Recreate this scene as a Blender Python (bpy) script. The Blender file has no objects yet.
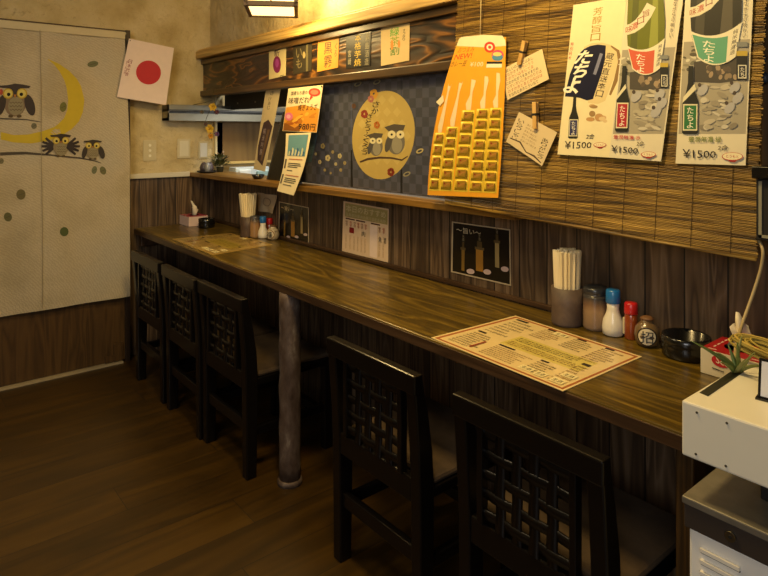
import bpy, bmesh, math, random
from mathutils import Vector, Matrix
from mathutils.geometry import tessellate_polygon
random.seed(7)
PI = math.pi
col = bpy.context.scene.collection
H = 1.27; FL = 618.0; HZ = 131.0
F = Vector((-.7727, .6347, 0)); F.normalize()
R = Vector((F.y, -F.x, 0)); UP = Vector((0, 0, 1)); CAM = Vector((0, 0, H))

def ray(u, v): return F + R*((u-384)/FL) - UP*((v-HZ)/FL)
def PY(u, v, y): d = ray(u, v); return CAM + d*(y/d.y)
def PX(u, v, x): d = ray(u, v); return CAM + d*(x/d.x)
def PZ(u, v, z): d = ray(u, v); return CAM + d*((z-H)/d.z)
def PF(u, v, f): return CAM + ray(u, v)*f

# ------------------------------------------------------------------ materials
def lin(c):
    if isinstance(c, str):
        c = tuple(int(c[i:i+2], 16)/255 for i in (0, 2, 4))
    return tuple((x/12.92 if x <= .04045 else ((x+.055)/1.055)**2.4) for x in c)
_m = {}
def flat(hexc, rough=.6, metal=0, coat=0, name=None, var=0.06, emit=0):
    k = (hexc, rough, metal, coat, emit)
    if k in _m: return _m[k]
    m = bpy.data.materials.new(name or 'mat_'+hexc); m.use_nodes = True
    nt = m.node_tree; b = nt.nodes['Principled BSDF']; c = lin(hexc)
    tc = nt.nodes.new('ShaderNodeTexCoord'); n = nt.nodes.new('ShaderNodeTexNoise')
    n.inputs['Scale'].default_value = 35; n.inputs['Detail'].default_value = 3
    nt.links.new(tc.outputs['Object'], n.inputs['Vector'])
    mx = nt.nodes.new('ShaderNodeMix'); mx.data_type = 'RGBA'
    mx.inputs['A'].default_value = (*[x*(1-var) for x in c], 1); mx.inputs['B'].default_value = (*[min(1, x*(1+var)) for x in c], 1)
    nt.links.new(n.outputs['Fac'], mx.inputs['Factor']); nt.links.new(mx.outputs['Result'], b.inputs['Base Color'])
    b.inputs['Roughness'].default_value = rough; b.inputs['Metallic'].default_value = metal
    b.inputs['Coat Weight'].default_value = coat
    if emit:
        b.inputs['Emission Color'].default_value = (*c, 1); b.inputs['Emission Strength'].default_value = emit
    _m[k] = m; return m

class NT:
    def __init__(s, name):
        s.m = bpy.data.materials.new(name); s.m.use_nodes = True; s.t = s.m.node_tree; s.b = s.t.nodes['Principled BSDF']
    def n(s, typ, **kw):
        x = s.t.nodes.new('ShaderNode'+typ)
        for k, v in kw.items(): setattr(x, k, v)
        return x
    def l(s, a, b): s.t.links.new(a, b)
    def math(s, op, a, b=None, c=None):
        x = s.n('Math', operation=op)
        for i, q in enumerate((a, b, c)):
            if q is None: continue
            if isinstance(q, (int, float)): x.inputs[i].default_value = q
            else: s.l(q, x.inputs[i])
        return x.outputs[0]
    def ramp(s, fac, stops):
        r = s.n('ValToRGB'); e = r.color_ramp.elements
        while len(e) < len(stops): e.new(.5)
        for q, (p, c) in zip(e, stops): q.position = p; q.color = (*lin(c), 1)
        s.l(fac, r.inputs[0]); return r.outputs[0]

def wood(name, cols, axis='X', stretch=14, scale=9, rings=5, rough=.5, bump=.15, plank=None, coat=0, seam=.004, cross=None, pv=.5, dist=.6, fine=.35):
    """contour-line wood grain running along `axis`; plank=(axis,width) adds boards with their own tone"""
    q = NT(name); tc = q.n('TexCoord'); sx = q.n('SeparateXYZ'); q.l(tc.outputs['Object'], sx.inputs[0])
    ax = {'X': 0, 'Y': 1, 'Z': 2}
    comps = [sx.outputs[i] for i in range(3)]
    rnd = None; seamf = None
    if plank:
        pa, w = plank
        d = q.math('DIVIDE', comps[ax[pa]], w); fl = q.math('FLOOR', d); fr = q.math('FRACT', d)
        if cross:
            wn0 = q.n('TexWhiteNoise', noise_dimensions='1D'); q.l(fl, wn0.inputs['W'])
            along = q.math('ADD', q.math('DIVIDE', comps[ax[axis]], cross), wn0.outputs['Value'])
            fl2 = q.math('FLOOR', along); fr2 = q.math('FRACT', along)
            idv = q.math('ADD', q.math('MULTIPLY', fl, 7.31), q.math('MULTIPLY', fl2, 3.17))
        else: idv = fl
        wn = q.n('TexWhiteNoise', noise_dimensions='1D'); q.l(idv, wn.inputs['W']); rnd = wn.outputs['Value']
        e = q.math('MULTIPLY', q.math('MINIMUM', fr, q.math('SUBTRACT', 1.0, fr)), w)
        seamf = q.math('LESS_THAN', e, seam)
        if cross:
            e2 = q.math('MULTIPLY', q.math('MINIMUM', fr2, q.math('SUBTRACT', 1.0, fr2)), cross)
            seamf = q.math('MAXIMUM', seamf, q.math('LESS_THAN', e2, seam))
    cb = q.n('CombineXYZ')
    for i in range(3):
        s_ = scale/stretch if i == ax[axis] else scale
        o = q.math('MULTIPLY', comps[i], s_)
        if rnd is not None: o = q.math('ADD', o, q.math('MULTIPLY', rnd, 37.0+i*11))
        q.l(o, cb.inputs[i])
    n1 = q.n('TexNoise'); n1.inputs['Scale'].default_value = 1; n1.inputs['Detail'].default_value = 2; n1.inputs['Distortion'].default_value = dist
    q.l(cb.outputs[0], n1.inputs['Vector'])
    r1 = q.math('PINGPONG', q.math('MULTIPLY', n1.outputs['Fac'], rings), .5)
    n2 = q.n('TexNoise'); n2.inputs['Scale'].default_value = 7; n2.inputs['Detail'].default_value = 4; q.l(cb.outputs[0], n2.inputs['Vector'])
    v = q.math('ADD', q.math('MULTIPLY', r1, 2*(1-fine)), q.math('MULTIPLY', n2.outputs['Fac'], fine))
    c = q.ramp(v, [(i/(len(cols)-1), k) for i, k in enumerate(cols)])
    if rnd is not None:
        hs = q.n('HueSaturation'); q.l(c, hs.inputs['Color'])
        q.l(q.math('MULTIPLY_ADD', rnd, pv, 1-pv/2), hs.inputs['Value'])
        mx = q.n('Mix', data_type='RGBA'); q.l(seamf, mx.inputs['Factor']); q.l(hs.outputs[0], mx.inputs['A']); mx.inputs['B'].default_value = (.006, .004, .003, 1)
        c = mx.outputs['Result']
    q.l(c, q.b.inputs['Base Color']); q.b.inputs['Roughness'].default_value = rough
    q.b.inputs['Coat Weight'].default_value = coat; q.b.inputs['Coat Roughness'].default_value = .25
    bp = q.n('Bump'); bp.inputs['Strength'].default_value = bump; bp.inputs['Distance'].default_value = .004
    hgt = v if seamf is None else q.math('SUBTRACT', v, q.math('MULTIPLY', seamf, 1.5))
    q.l(hgt, bp.inputs['Height']); q.l(bp.outputs[0], q.b.inputs['Normal'])
    return q.m

def blotchy(name, cols, scale=5, rough=.85, bump=.5, bscale=40, dist=.02, stretch=(1, 1, 1), metal=0):
    q = NT(name); tc = q.n('TexCoord'); mp = q.n('Mapping'); mp.inputs['Scale'].default_value = stretch
    q.l(tc.outputs['Object'], mp.inputs[0])
    n = q.n('TexNoise'); n.inputs['Scale'].default_value = scale; n.inputs['Detail'].default_value = 8; n.inputs['Roughness'].default_value = .65
    q.l(mp.outputs[0], n.inputs['Vector'])
    q.l(q.ramp(n.outputs['Fac'], [(.3+.4*i/(len(cols)-1), k) for i, k in enumerate(cols)]), q.b.inputs['Base Color'])
    n2 = q.n('TexNoise'); n2.inputs['Scale'].default_value = bscale; n2.inputs['Detail'].default_value = 5; q.l(mp.outputs[0], n2.inputs['Vector'])
    bp = q.n('Bump'); bp.inputs['Strength'].default_value = bump; bp.inputs['Distance'].default_value = dist
    q.l(q.math('ADD', n2.outputs['Fac'], n.outputs['Fac']), bp.inputs['Height']); q.l(bp.outputs[0], q.b.inputs['Normal'])
    q.b.inputs['Roughness'].default_value = rough; q.b.inputs['Metallic'].default_value = metal
    return q.m

def plaster_mat():
    q = NT('plaster'); tc = q.n('TexCoord')
    n = q.n('TexNoise'); n.inputs['Scale'].default_value = 5; n.inputs['Detail'].default_value = 8; q.l(tc.outputs['Object'], n.inputs['Vector'])
    c = q.ramp(n.outputs['Fac'], [(.3, 'AC9662'), (.5, 'C4B080'), (.7, 'D2C196')])
    mp = q.n('Mapping'); mp.inputs['Scale'].default_value = (5, 5, 9); mp.inputs['Rotation'].default_value = (.5, .3, 0); q.l(tc.outputs['Object'], mp.inputs[0])
    v = q.n('TexNoise'); v.inputs['Scale'].default_value = 3; v.inputs['Detail'].default_value = 6; v.inputs['Roughness'].default_value = .7; v.inputs['Distortion'].default_value = 1.5
    q.l(mp.outputs[0], v.inputs['Vector'])
    crack = q.math('LESS_THAN', q.math('ABSOLUTE', q.math('SUBTRACT', v.outputs['Fac'], .38)), .006)
    mx = q.n('Mix', data_type='RGBA'); q.l(q.math('MULTIPLY', crack, .55), mx.inputs['Factor']); q.l(c, mx.inputs['A']); mx.inputs['B'].default_value = (*lin('7A643A'), 1)
    q.l(mx.outputs['Result'], q.b.inputs['Base Color']); q.b.inputs['Roughness'].default_value = .9
    n2 = q.n('TexNoise'); n2.inputs['Scale'].default_value = 28; n2.inputs['Detail'].default_value = 6; q.l(tc.outputs['Object'], n2.inputs['Vector'])
    bp = q.n('Bump'); bp.inputs['Strength'].default_value = .6; bp.inputs['Distance'].default_value = .02
    q.l(q.math('SUBTRACT', n2.outputs['Fac'], q.math('MULTIPLY', crack, .4)), bp.inputs['Height']); q.l(bp.outputs[0], q.b.inputs['Normal'])
    return q.m

def reed_mat():
    q = NT('bamboo_reed'); tc = q.n('TexCoord'); mp = q.n('Mapping'); mp.inputs['Scale'].default_value = (5, 5, 230); q.l(tc.outputs['Object'], mp.inputs[0])
    n = q.n('TexNoise'); n.inputs['Scale'].default_value = 1; n.inputs['Detail'].default_value = 3; q.l(mp.outputs[0], n.inputs['Vector'])
    mp2 = q.n('Mapping'); mp2.inputs['Scale'].default_value = (2.5, 2.5, 55); q.l(tc.outputs['Object'], mp2.inputs[0])
    n2 = q.n('TexNoise'); n2.inputs['Scale'].default_value = 1; n2.inputs['Detail'].default_value = 4; q.l(mp2.outputs[0], n2.inputs['Vector'])
    c = q.ramp(q.math('ADD', q.math('MULTIPLY', n.outputs['Fac'], .55), q.math('MULTIPLY', n2.outputs['Fac'], .45)), [(.36, '2A1C08'), (.46, '664A18'), (.54, '90702A'), (.66, 'C49E4C')])
    q.l(c, q.b.inputs['Base Color']); q.b.inputs['Roughness'].default_value = .5
    return q.m

def cloth_mat():
    q = NT('noren_cloth'); tc = q.n('TexCoord')
    n = q.n('TexNoise'); n.inputs['Scale'].default_value = 3.5; n.inputs['Detail'].default_value = 3; q.l(tc.outputs['Object'], n.inputs['Vector'])
    w = q.n('TexWave', wave_type='RINGS'); w.inputs['Scale'].default_value = 26; w.inputs['Distortion'].default_value = 6; w.inputs['Detail'].default_value = 2; w.inputs['Detail Scale'].default_value = 3
    q.l(tc.outputs['Object'], w.inputs['Vector'])
    c = q.ramp(n.outputs['Fac'], [(.3, 'AC9E80'), (.5, 'BAAC90'), (.7, 'B4AA94')])
    hs = q.n('HueSaturation'); q.l(c, hs.inputs['Color']); q.l(q.math('MULTIPLY_ADD', w.outputs['Fac'], .16, .92), hs.inputs['Value'])
    q.l(hs.outputs[0], q.b.inputs['Base Color']); q.b.inputs['Roughness'].default_value = .95
    bp = q.n('Bump'); bp.inputs['Strength'].default_value = .25; bp.inputs['Distance'].default_value = .003
    q.l(w.outputs['Fac'], bp.inputs['Height']); q.l(bp.outputs[0], q.b.inputs['Normal'])
    return q.m

def navy_mat():
    q = NT('navy_cloth'); tc = q.n('TexCoord'); mp = q.n('Mapping'); q.l(tc.outputs['Object'], mp.inputs[0]); mp.inputs['Rotation'].default_value = (PI/2, 0, 0)
    ch = q.n('TexChecker'); ch.inputs['Scale'].default_value = 28; q.l(mp.outputs[0], ch.inputs['Vector'])
    ch.inputs['Color1'].default_value = (*lin('3A3C46'), 1); ch.inputs['Color2'].default_value = (*lin('484A58'), 1)
    q.l(ch.outputs[0], q.b.inputs['Base Color']); q.b.inputs['Roughness'].default_value = .45
    q.b.inputs['Coat Weight'].default_value = .7; q.b.inputs['Coat Roughness'].default_value = .18
    return q.m

def stripes_mat(name, axis, freq, c1, c2, rough=.6, bump=.4):
    q = NT(name); tc = q.n('TexCoord'); s = q.n('SeparateXYZ'); q.l(tc.outputs['Object'], s.inputs[0])
    v = q.math('PINGPONG', q.math('MULTIPLY', s.outputs[axis], freq), .5)
    q.l(q.ramp(v, [(.0, c1), (.5, c2)]), q.b.inputs['Base Color']); q.b.inputs['Roughness'].default_value = rough
    bp = q.n('Bump'); bp.inputs['Strength'].default_value = bump; bp.inputs['Distance'].default_value = .002
    q.l(v, bp.inputs['Height']); q.l(bp.outputs[0], q.b.inputs['Normal'])
    return q.m

def grad_mat(name, stops, z0, z1, rough=.4, coat=0):
    """glaze that changes colour over the height of the pot"""
    q = NT(name); tc = q.n('TexCoord'); s = q.n('SeparateXYZ'); q.l(tc.outputs['Object'], s.inputs[0])
    n = q.n('TexNoise'); n.inputs['Scale'].default_value = 30; q.l(tc.outputs['Object'], n.inputs['Vector'])
    v = q.math('ADD', q.math('DIVIDE', q.math('SUBTRACT', s.outputs[2], z0), z1-z0), q.math('MULTIPLY_ADD', n.outputs['Fac'], .2, -.1))
    q.l(q.ramp(v, stops), q.b.inputs['Base Color']); q.b.inputs['Roughness'].default_value = rough; q.b.inputs['Coat Weight'].default_value = coat
    return q.m

M = {}
M['plaster'] = plaster_mat()
M['plank'] = wood('dark_plank', ['32241A', '4C3A28', '644F38', '786450'], 'Z', 14, 17, 6, .55, .25, ('X', .105), seam=.0022, pv=.5)
M['plank_y'] = wood('dark_plank_side', ['32241A', '4C3A28', '644F38', '786450'], 'Z', 14, 17, 6, .55, .25, ('Y', .105), seam=.0022, pv=.5)
M['panel'] = wood('panel_wood', ['38260F', '4C3518', '5A4120'], 'Z', 9, 14, 7, .5, .1)
M['beam'] = wood('burnt_beam_wood', ['140C04', '20140A', '3E260C', '8A5A1E'], 'X', 4.5, 9, 5, .4, .6, coat=.25, dist=1.1, fine=.12)
M['crown'] = wood('light_trim_wood', ['9A7A40', 'C8A258', 'DDBB74'], 'X', 20, 22, 4, .45, .1)
M['dtrim'] = wood('dark_trim_wood', ['33220E', '4A3315', '62451E'], 'X', 20, 22, 4, .4, .1, coat=.3)
M['ledge'] = wood('ledge_wood', ['5A3E14', '7E5A20', '9A7230'], 'X', 20, 18, 4, .4, .1, coat=.2)
M['counter'] = wood('counter_wood', ['33270A', '4A3A0E', '644F15', '92762A'], 'X', 8, 9, 7, .32, .1, coat=.3, fine=.45, dist=1.0)
M['cedge'] = wood('counter_edge_wood', ['2E1E12', '44301E', '523C28'], 'X', 20, 22, 4, .4, .1)
M['post'] = wood('post_wood', ['3A2810', '5A4018', '704F20'], 'Z', 16, 18, 4, .5, .1)
M['dtrim2'] = wood('end_panel_wood', ['241808', '3A280F', '4A3416'], 'Z', 16, 18, 4, .5, .1)
M['floor'] = wood('floor_boards', ['2C1E04', '382606', '442E07', '4E380A'], 'Y', 9, 9, 4, .4, .05, ('X', .165), coat=.06, cross=1.1, seam=.0012, pv=.32, fine=.5)
M['lacquer'] = flat('0B0807', .42, coat=.2, name='black_lacquer')
M['lacquer'].node_tree.nodes['Principled BSDF'].inputs['Specular IOR Level'].default_value = .15
M['lacquer'].node_tree.nodes['Principled BSDF'].inputs['Coat Weight'].default_value = .5
M['lacquer'].node_tree.nodes['Principled BSDF'].inputs['Coat Roughness'].default_value = .2
M['seat'] = blotchy('seat_fabric', ['3C2E20', '4A3A28', '554430'], 12, .8, .3, 220, .002)
M['rust'] = blotchy('rusty_iron', ['3A2A20', '54443A', '6A5A50', '9A8E80'], 16, .55, .5, 60, .004, (1, 1, .5), .35)
M['ceil'] = flat('5A4A34', .9, name='ceiling_board')
M['reed'] = reed_mat(); M['cloth'] = cloth_mat(); M['navy'] = navy_mat()
M['thread'] = flat('4A3416', .8)
M['steel'] = flat('8E8A7A', .33, 1, name='steel')
M['dsteel'] = flat('5E5E5C', .35, .9, name='dark_steel')
M['white'] = flat('E6E0CC', .35, name='white_enamel', var=.02)
M['black'] = flat('0C0C0C', .25, coat=.4, name='black_gloss')
M['mblack'] = flat('16130F', .6, name='matt_black')
M['kpanel'] = wood('kitchen_board', ['6A4E22', '7E602C', '8E6E38'], 'Z', 14, 8, 4, .5, .05)

# ------------------------------------------------------------------ mesh builder
class MB:
    def __init__(s): s.v = []; s.f = []; s.mi = []; s.mats = []; s.sm = []
    def mid(s, m):
        if m not in s.mats: s.mats.append(m)
        return s.mats.index(m)
    def add(s, vs, fs, m, smooth=False):
        b = len(s.v); s.v += [tuple(p) for p in vs]; k = s.mid(m)
        for f in fs: s.f.append(tuple(b+i for i in f)); s.mi.append(k); s.sm.append(smooth)
    def box(s, x0, x1, y0, y1, z0, z1, m, M4=None):
        vs = [Vector((x, y, z)) for x in (x0, x1) for y in (y0, y1) for z in (z0, z1)]
        if M4 is not None: vs = [M4 @ p for p in vs]
        s.add(vs, [(0, 1, 3, 2), (4, 6, 7, 5), (0, 4, 5, 1), (2, 3, 7, 6), (0, 2, 6, 4), (1, 5, 7, 3)], m)
    def tube(s, pts, r, m, seg=10, closed_ends=True):
        pts = [Vector(p) for p in pts]; n = len(pts); rs = r if isinstance(r, (list, tuple)) else [r]*n
        vs = []; fs = []; prev = None
        for i, p in enumerate(pts):
            t = (pts[min(i+1, n-1)]-pts[max(i-1, 0)]).normalized()
            a = prev if prev is not None else (Vector((0, 0, 1)) if abs(t.z) < .9 else Vector((1, 0, 0)))
            b = t.cross(a).normalized(); a = b.cross(t).normalized(); prev = a
            for k in range(seg):
                an = 2*PI*k/seg; vs.append(p+(a*math.cos(an)+b*math.sin(an))*rs[i])
        for i in range(n-1):
            for k in range(seg):
                fs.append((i*seg+k, i*seg+(k+1) % seg, (i+1)*seg+(k+1) % seg, (i+1)*seg+k))
        s.add(vs, fs, m, True)
        if closed_ends:
            s.add(vs[:seg], [tuple(range(seg))], m); s.add(vs[-seg:], [tuple(range(seg))], m)
    def lathe(s, prof, c, m, seg=28, smooth=True):
        c = Vector(c); vs = []; fs = []
        for r, z in prof:
            for k in range(seg):
                an = 2*PI*k/seg; vs.append(c+Vector((r*math.cos(an), r*math.sin(an), z)))
        for i in range(len(prof)-1):
            for k in range(seg):
                fs.append((i*seg+k, i*seg+(k+1) % seg, (i+1)*seg+(k+1) % seg, (i+1)*seg+k))
        s.add(vs, fs, m, smooth)
        if prof[0][0] > 1e-4: s.add(vs[:seg], [tuple(range(seg))], m)
        if prof[-1][0] > 1e-4: s.add(vs[-seg:], [tuple(range(seg))], m)
    def build(s, name, parent=None, bevel=0, loc=None):
        me = bpy.data.meshes.new(name)
        vs = s.v
        if loc is not None: vs = [(a-loc[0], b-loc[1], c-loc[2]) for a, b, c in vs]
        me.from_pydata(vs, [], s.f)
        for m in s.mats: me.materials.append(m)
        me.polygons.foreach_set('material_index', s.mi); me.polygons.foreach_set('use_smooth', s.sm)
        me.update()
        bm = bmesh.new(); bm.from_mesh(me)
        if not getattr(s, 'flatonly', False):
            bmesh.ops.remove_doubles(bm, verts=bm.verts, dist=1e-6); bmesh.ops.recalc_face_normals(bm, faces=bm.faces)
        bm.to_mesh(me); bm.free()
        o = bpy.data.objects.new(name, me); col.objects.link(o)
        if loc is not None: o.location = loc
        if parent: o.parent = parent
        if bevel:
            md = o.modifiers.new('bevel', 'BEVEL'); md.width = bevel; md.segments = 2; md.limit_method = 'ANGLE'; md.angle_limit = .7
        return o

def tag(o, label, cat, group=None):
    o['label'] = label; o['category'] = cat
    if group: o['group'] = group
    return o
def thing(name, label, cat, loc=(0, 0, 0), rz=0, group=None):
    o = bpy.data.objects.new(name, None); col.objects.link(o); o.location = loc; o.rotation_euler = (0, 0, rz); o.empty_display_size = .05
    return tag(o, label, cat, group)
def struct(o): o['kind'] = 'structure'; return o
def sbox(name, x0, x1, y0, y1, z0, z1, m, bevel=0):
    b = MB(); b.box(x0, x1, y0, y1, z0, z1, m); return struct(b.build(name, bevel=bevel))

_txt = {}
def glyphs(s, off=.006):
    key = (s, off)
    if key in _txt: return _txt[key]
    c = bpy.data.curves.new('t', 'FONT'); c.body = s; c.resolution_u = 2; c.offset = off
    o = bpy.data.objects.new('t', c); me = bpy.data.meshes.new_from_object(o)
    vs = [(v.co.x, v.co.y) for v in me.vertices]; fs = [tuple(p.vertices) for p in me.polygons]
    bpy.data.objects.remove(o); bpy.data.curves.remove(c); bpy.data.meshes.remove(me)
    if vs:
        x0 = min(v[0] for v in vs); x1 = max(v[0] for v in vs); y0 = min(v[1] for v in vs); y1 = max(v[1] for v in vs)
        vs = [((x-x0)/max(x1-x0, 1e-6), (y-y0)/max(y1-y0, 1e-6)) for x, y in vs]
    _txt[key] = (vs, fs); return _txt[key]

def lerp(a, b, t): return (a[0]+(b[0]-a[0])*t, a[1]+(b[1]-a[1])*t)
def bil(q, s, t):      # q = TL,TR,BR,BL ; s right, t down
    return lerp(lerp(q[0], q[1], s), lerp(q[3], q[2], s), t)

class Sheet(MB):
    """a printed sheet lying in a real plane; drawing coordinates are converted to points of that plane"""
    def __init__(s, plane, val, lift=.00003, warp=None):
        super().__init__(); s.flatonly = True; s.plane = plane; s.val = val; s.lift = lift; s.lay = 0; s.warp = warp
        s.n = {'y': Vector((0, -1, 0)), 'x': Vector((1, 0, 0)), 'z': Vector((0, 0, 1))}[plane]
    def pt(s, p, off=0):
        fn = {'y': PY, 'x': PX, 'z': PZ}[s.plane]
        q = fn(p[0], p[1], s.val)
        if s.warp: q = q + s.warp(q)
        return q + s.n*off
    def base(s, quad, m, th=.0015, nx=1, ny=1):
        g = [[s.pt(bil(quad, i/nx, j/ny)) for i in range(nx+1)] for j in range(ny+1)]
        s.slab(g, m, th)
    def slab(s, g, m, th):
        ny = len(g)-1; nx = len(g[0])-1; W = nx+1
        fr = [p for r in g for p in r]; bk = [p - s.n*th for p in fr]; k = len(fr)
        fs = []
        for j in range(ny):
            for i in range(nx):
                a = j*W+i; fs.append((a, a+1, a+W+1, a+W)); fs.append((k+a, k+a+W, k+a+W+1, k+a+1))
        for i in range(nx):
            fs.append((i, k+i, k+i+1, i+1)); a = ny*W+i; fs.append((a, a+1, k+a+1, k+a))
        for j in range(ny):
            a = j*W; fs.append((a, a+W, k+a+W, k+a)); a = j*W+nx; fs.append((a, k+a, k+a+W, a+W))
        s.add(fr+bk, fs, m)
    def L(s, up=True):
        if up: s.lay += 1
        return s.lay*s.lift + (.0006 if s.warp else 0)
    def poly(s, pts, m, up=True):
        if isinstance(m, str): m = flat(m)
        z = s.L(up)
        tri = tessellate_polygon([[Vector((p[0], -p[1], 0)) for p in pts]])
        if s.warp:      # follow the folds of the cloth: cut into narrow strips
            for t in tri:
                P = [pts[i] for i in t]; a = math.floor(min(p[0] for p in P)/2)*2
                while a < max(p[0] for p in P):
                    Q = P
                    for sg, lim in ((1, a), (-1, a+2)):
                        O = []
                        for i in range(len(Q)):
                            A, B = Q[i], Q[(i+1) % len(Q)]; da, db = sg*(A[0]-lim), sg*(B[0]-lim)
                            if da >= 0: O.append(A)
                            if (da > 0 > db) or (da < 0 < db): O.append(lerp(A, B, da/(da-db)))
                        Q = O
                        if len(Q) < 3: break
                    if len(Q) >= 3: s.add([s.pt(p, z) for p in Q], [tuple(range(len(Q)))], m)
                    a += 2
            return
        vs = [s.pt(p, z) for p in pts]
        s.add(vs, tri, m)
    def ell(s, c, rx, ry, m, rot=0, seg=24, up=True):
        a = rot*PI/180
        s.poly([(c[0]+rx*math.cos(k)*math.cos(a)-ry*math.sin(k)*math.sin(a), c[1]+rx*math.cos(k)*math.sin(a)+ry*math.sin(k)*math.cos(a)) for k in [2*PI*i/seg for i in range(seg)]], m, up)
    def line(s, pts, w, m, up=True):
        w = w if isinstance(w, (list, tuple)) else [w]*len(pts)
        L_, R_ = [], []
        for i, p in enumerate(pts):
            a = pts[max(i-1, 0)]; b = pts[min(i+1, len(pts)-1)]; dx, dy = b[0]-a[0], b[1]-a[1]; d = math.hypot(dx, dy) or 1
            L_.append((p[0]-dy/d*w[i]/2, p[1]+dx/d*w[i]/2)); R_.append((p[0]+dy/d*w[i]/2, p[1]-dx/d*w[i]/2))
        if isinstance(m, str): m = flat(m)
        z = s.L(up); n = len(pts); vs = [s.pt(p, z) for p in L_+R_]
        s.add(vs, [(i, i+1, n+i+1, n+i) for i in range(n-1)], m)
    def text(s, st, quad, m, up=True, bold=.006):
        if isinstance(m, str): m = flat(m)
        vs, fs = glyphs(st, bold)
        if not vs: return
        z = s.L(up); s.add([s.pt(bil(quad, x, 1-y), z) for x, y in vs], fs, m)
    def vtext(s, st, quad, m, gap=.12):
        n = len(st); s.L(True)
        for i, ch in enumerate(st):
            t0 = (i+gap/2)/n; t1 = (i+1-gap/2)/n
            if ch != ' ': s.text(ch, [bil(quad, 0, t0), bil(quad, 1, t0), bil(quad, 1, t1), bil(quad, 0, t1)], m, up=False)
    def sub(s, quad, a, b, c, d):   # sub-rectangle s from a..b , t from c..d
        return [bil(quad, a, c), bil(quad, b, c), bil(quad, b, d), bil(quad, a, d)]

SM = {'ink': flat('1C1814', .6), }
def small_rows(sh, quad, rows, m, seed=1, chars='肉酒大生海老豆腐玉子焼鳥串盛合野菜天丼牛冷麦茶', n=10, pad=.35):
    """a block of small print"""
    rg = random.Random(seed)
    sh.L(True)
    for r in range(rows):
        k = rg.randint(max(2, n-4), n)
        st = ''.join(rg.choice(chars) for _ in range(k))
        sh.text(st, sh.sub(quad, 0, k/n, (r+pad/2)/rows, (r+1-pad/2)/rows), m, up=False)

# ================================================================== SETTING
XL = -3.60; YW = 1.60
sbox('floor', -3.75, 1.7, -2.7, 3.0, -.06, 0, M['floor'])
sbox('ceiling', -3.75, 1.7, -2.7, 3.0, 2.45, 2.51, M['ceil'])
# left wall: planked low, plastered above
b = MB(); b.box(-3.75, XL, -2.7, 1.66, 0, 1.0, M['plank_y']); b.box(-3.75, XL, -2.7, 1.66, 1.0, 2.45, M['plaster'])
struct(b.build('wall_left'))
b = MB(); b.box(XL, 1.7, YW, 1.66, 0, .995, M['plank'])
b.box(-1.2, 1.7, YW, 1.66, .995, 1.50, M['plank'])
b.box(XL, 1.7, YW-.02, 1.66, 1.50, 2.45, M['plaster'])
struct(b.build('wall_back'))
sbox('wall_right', 1.6, 1.7, -2.7, 1.66, 0, 2.45, M['plaster'])
sbox('wall_front', -3.75, 1.7, -2.8, -2.7, 0, 2.45, M['plaster'])
# kitchen behind the hatch
b = MB(); b.box(-3.75, 1.7, 2.9, 3.0, 0, 2.45, flat('8E7A52', .8)); b.box(-3.75, XL-.02, 1.66, 2.9, 0, 2.45, flat('B09A6C', .8)); b.box(.2, .3, 1.66, 2.9, 0, 2.45, flat('6E5C3A', .8))
struct(b.build('wall_kitchen'))
# white strip between planks and plaster on the left wall
sbox('trim_1', XL, XL+.022, 1.09, 1.445, 1.0, 1.028, flat('CFC6AC', .5), .003)
# hatch side board
sbox('trim_2', XL, XL+.02, 1.604, 1.618, 1.02, 1.50, flat('D8CBA0', .5), .003)
# header beam: face + rails + crown
b = MB(); b.box(XL, 1.0, 1.535, 1.58, 1.49, 1.70, M['beam'])
struct(b.build('trim_3'))
b = MB(); b.box(XL, 1.0, 1.515, 1.58, 1.478, 1.512, M['dtrim']); b.box(XL, 1.0, 1.518, 1.58, 1.672, 1.70, M['dtrim'])
struct(b.build('trim_4', bevel=.004))
b = MB(); b.box(XL, 1.0, 1.485, 1.58, 1.705, 1.75, M['crown']); b.box(XL, 1.0, 1.50, 1.58, 1.75, 1.762, M['crown']); struct(b.build('trim_5', bevel=.006))
# thin strip along the back of the counter
sbox('trim_6', XL, -.2, 1.585, YW, .721, .736, M['cedge'], .002)
# sliding door panel behind the curtain
b = MB(); b.box(XL+.001, -3.545, -.4, 1.06, .012, 1.80, M['panel']); d = struct(b.build('door_1'))
b = MB(); b.box(XL+.001, -3.53, 1.06, 1.085, 0, 1.826, flat('2C1D0E', .5)); b.box(XL+.001, -3.548, -.4, 1.06, 1.805, 1.826, flat('4A3418', .5)); struct(b.build('trim_7', bevel=.002))
b = MB(); b.box(-3.56, -3.518, -2.7, 1.045, 0, .009, flat('A89878', .5)); b.box(-3.56, -3.53, 1.0, 1.045, .014, .11, M['panel']); b.box(-3.545, -3.533, .955, 1.0, .014, .05, M['panel'])
struct(b.build('baseboard_left'))
# wood post right of the blind
sbox('trim_8', -.525, -.40, 1.50, YW-.021, 1.00, 2.40, M['post'], .004)

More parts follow.
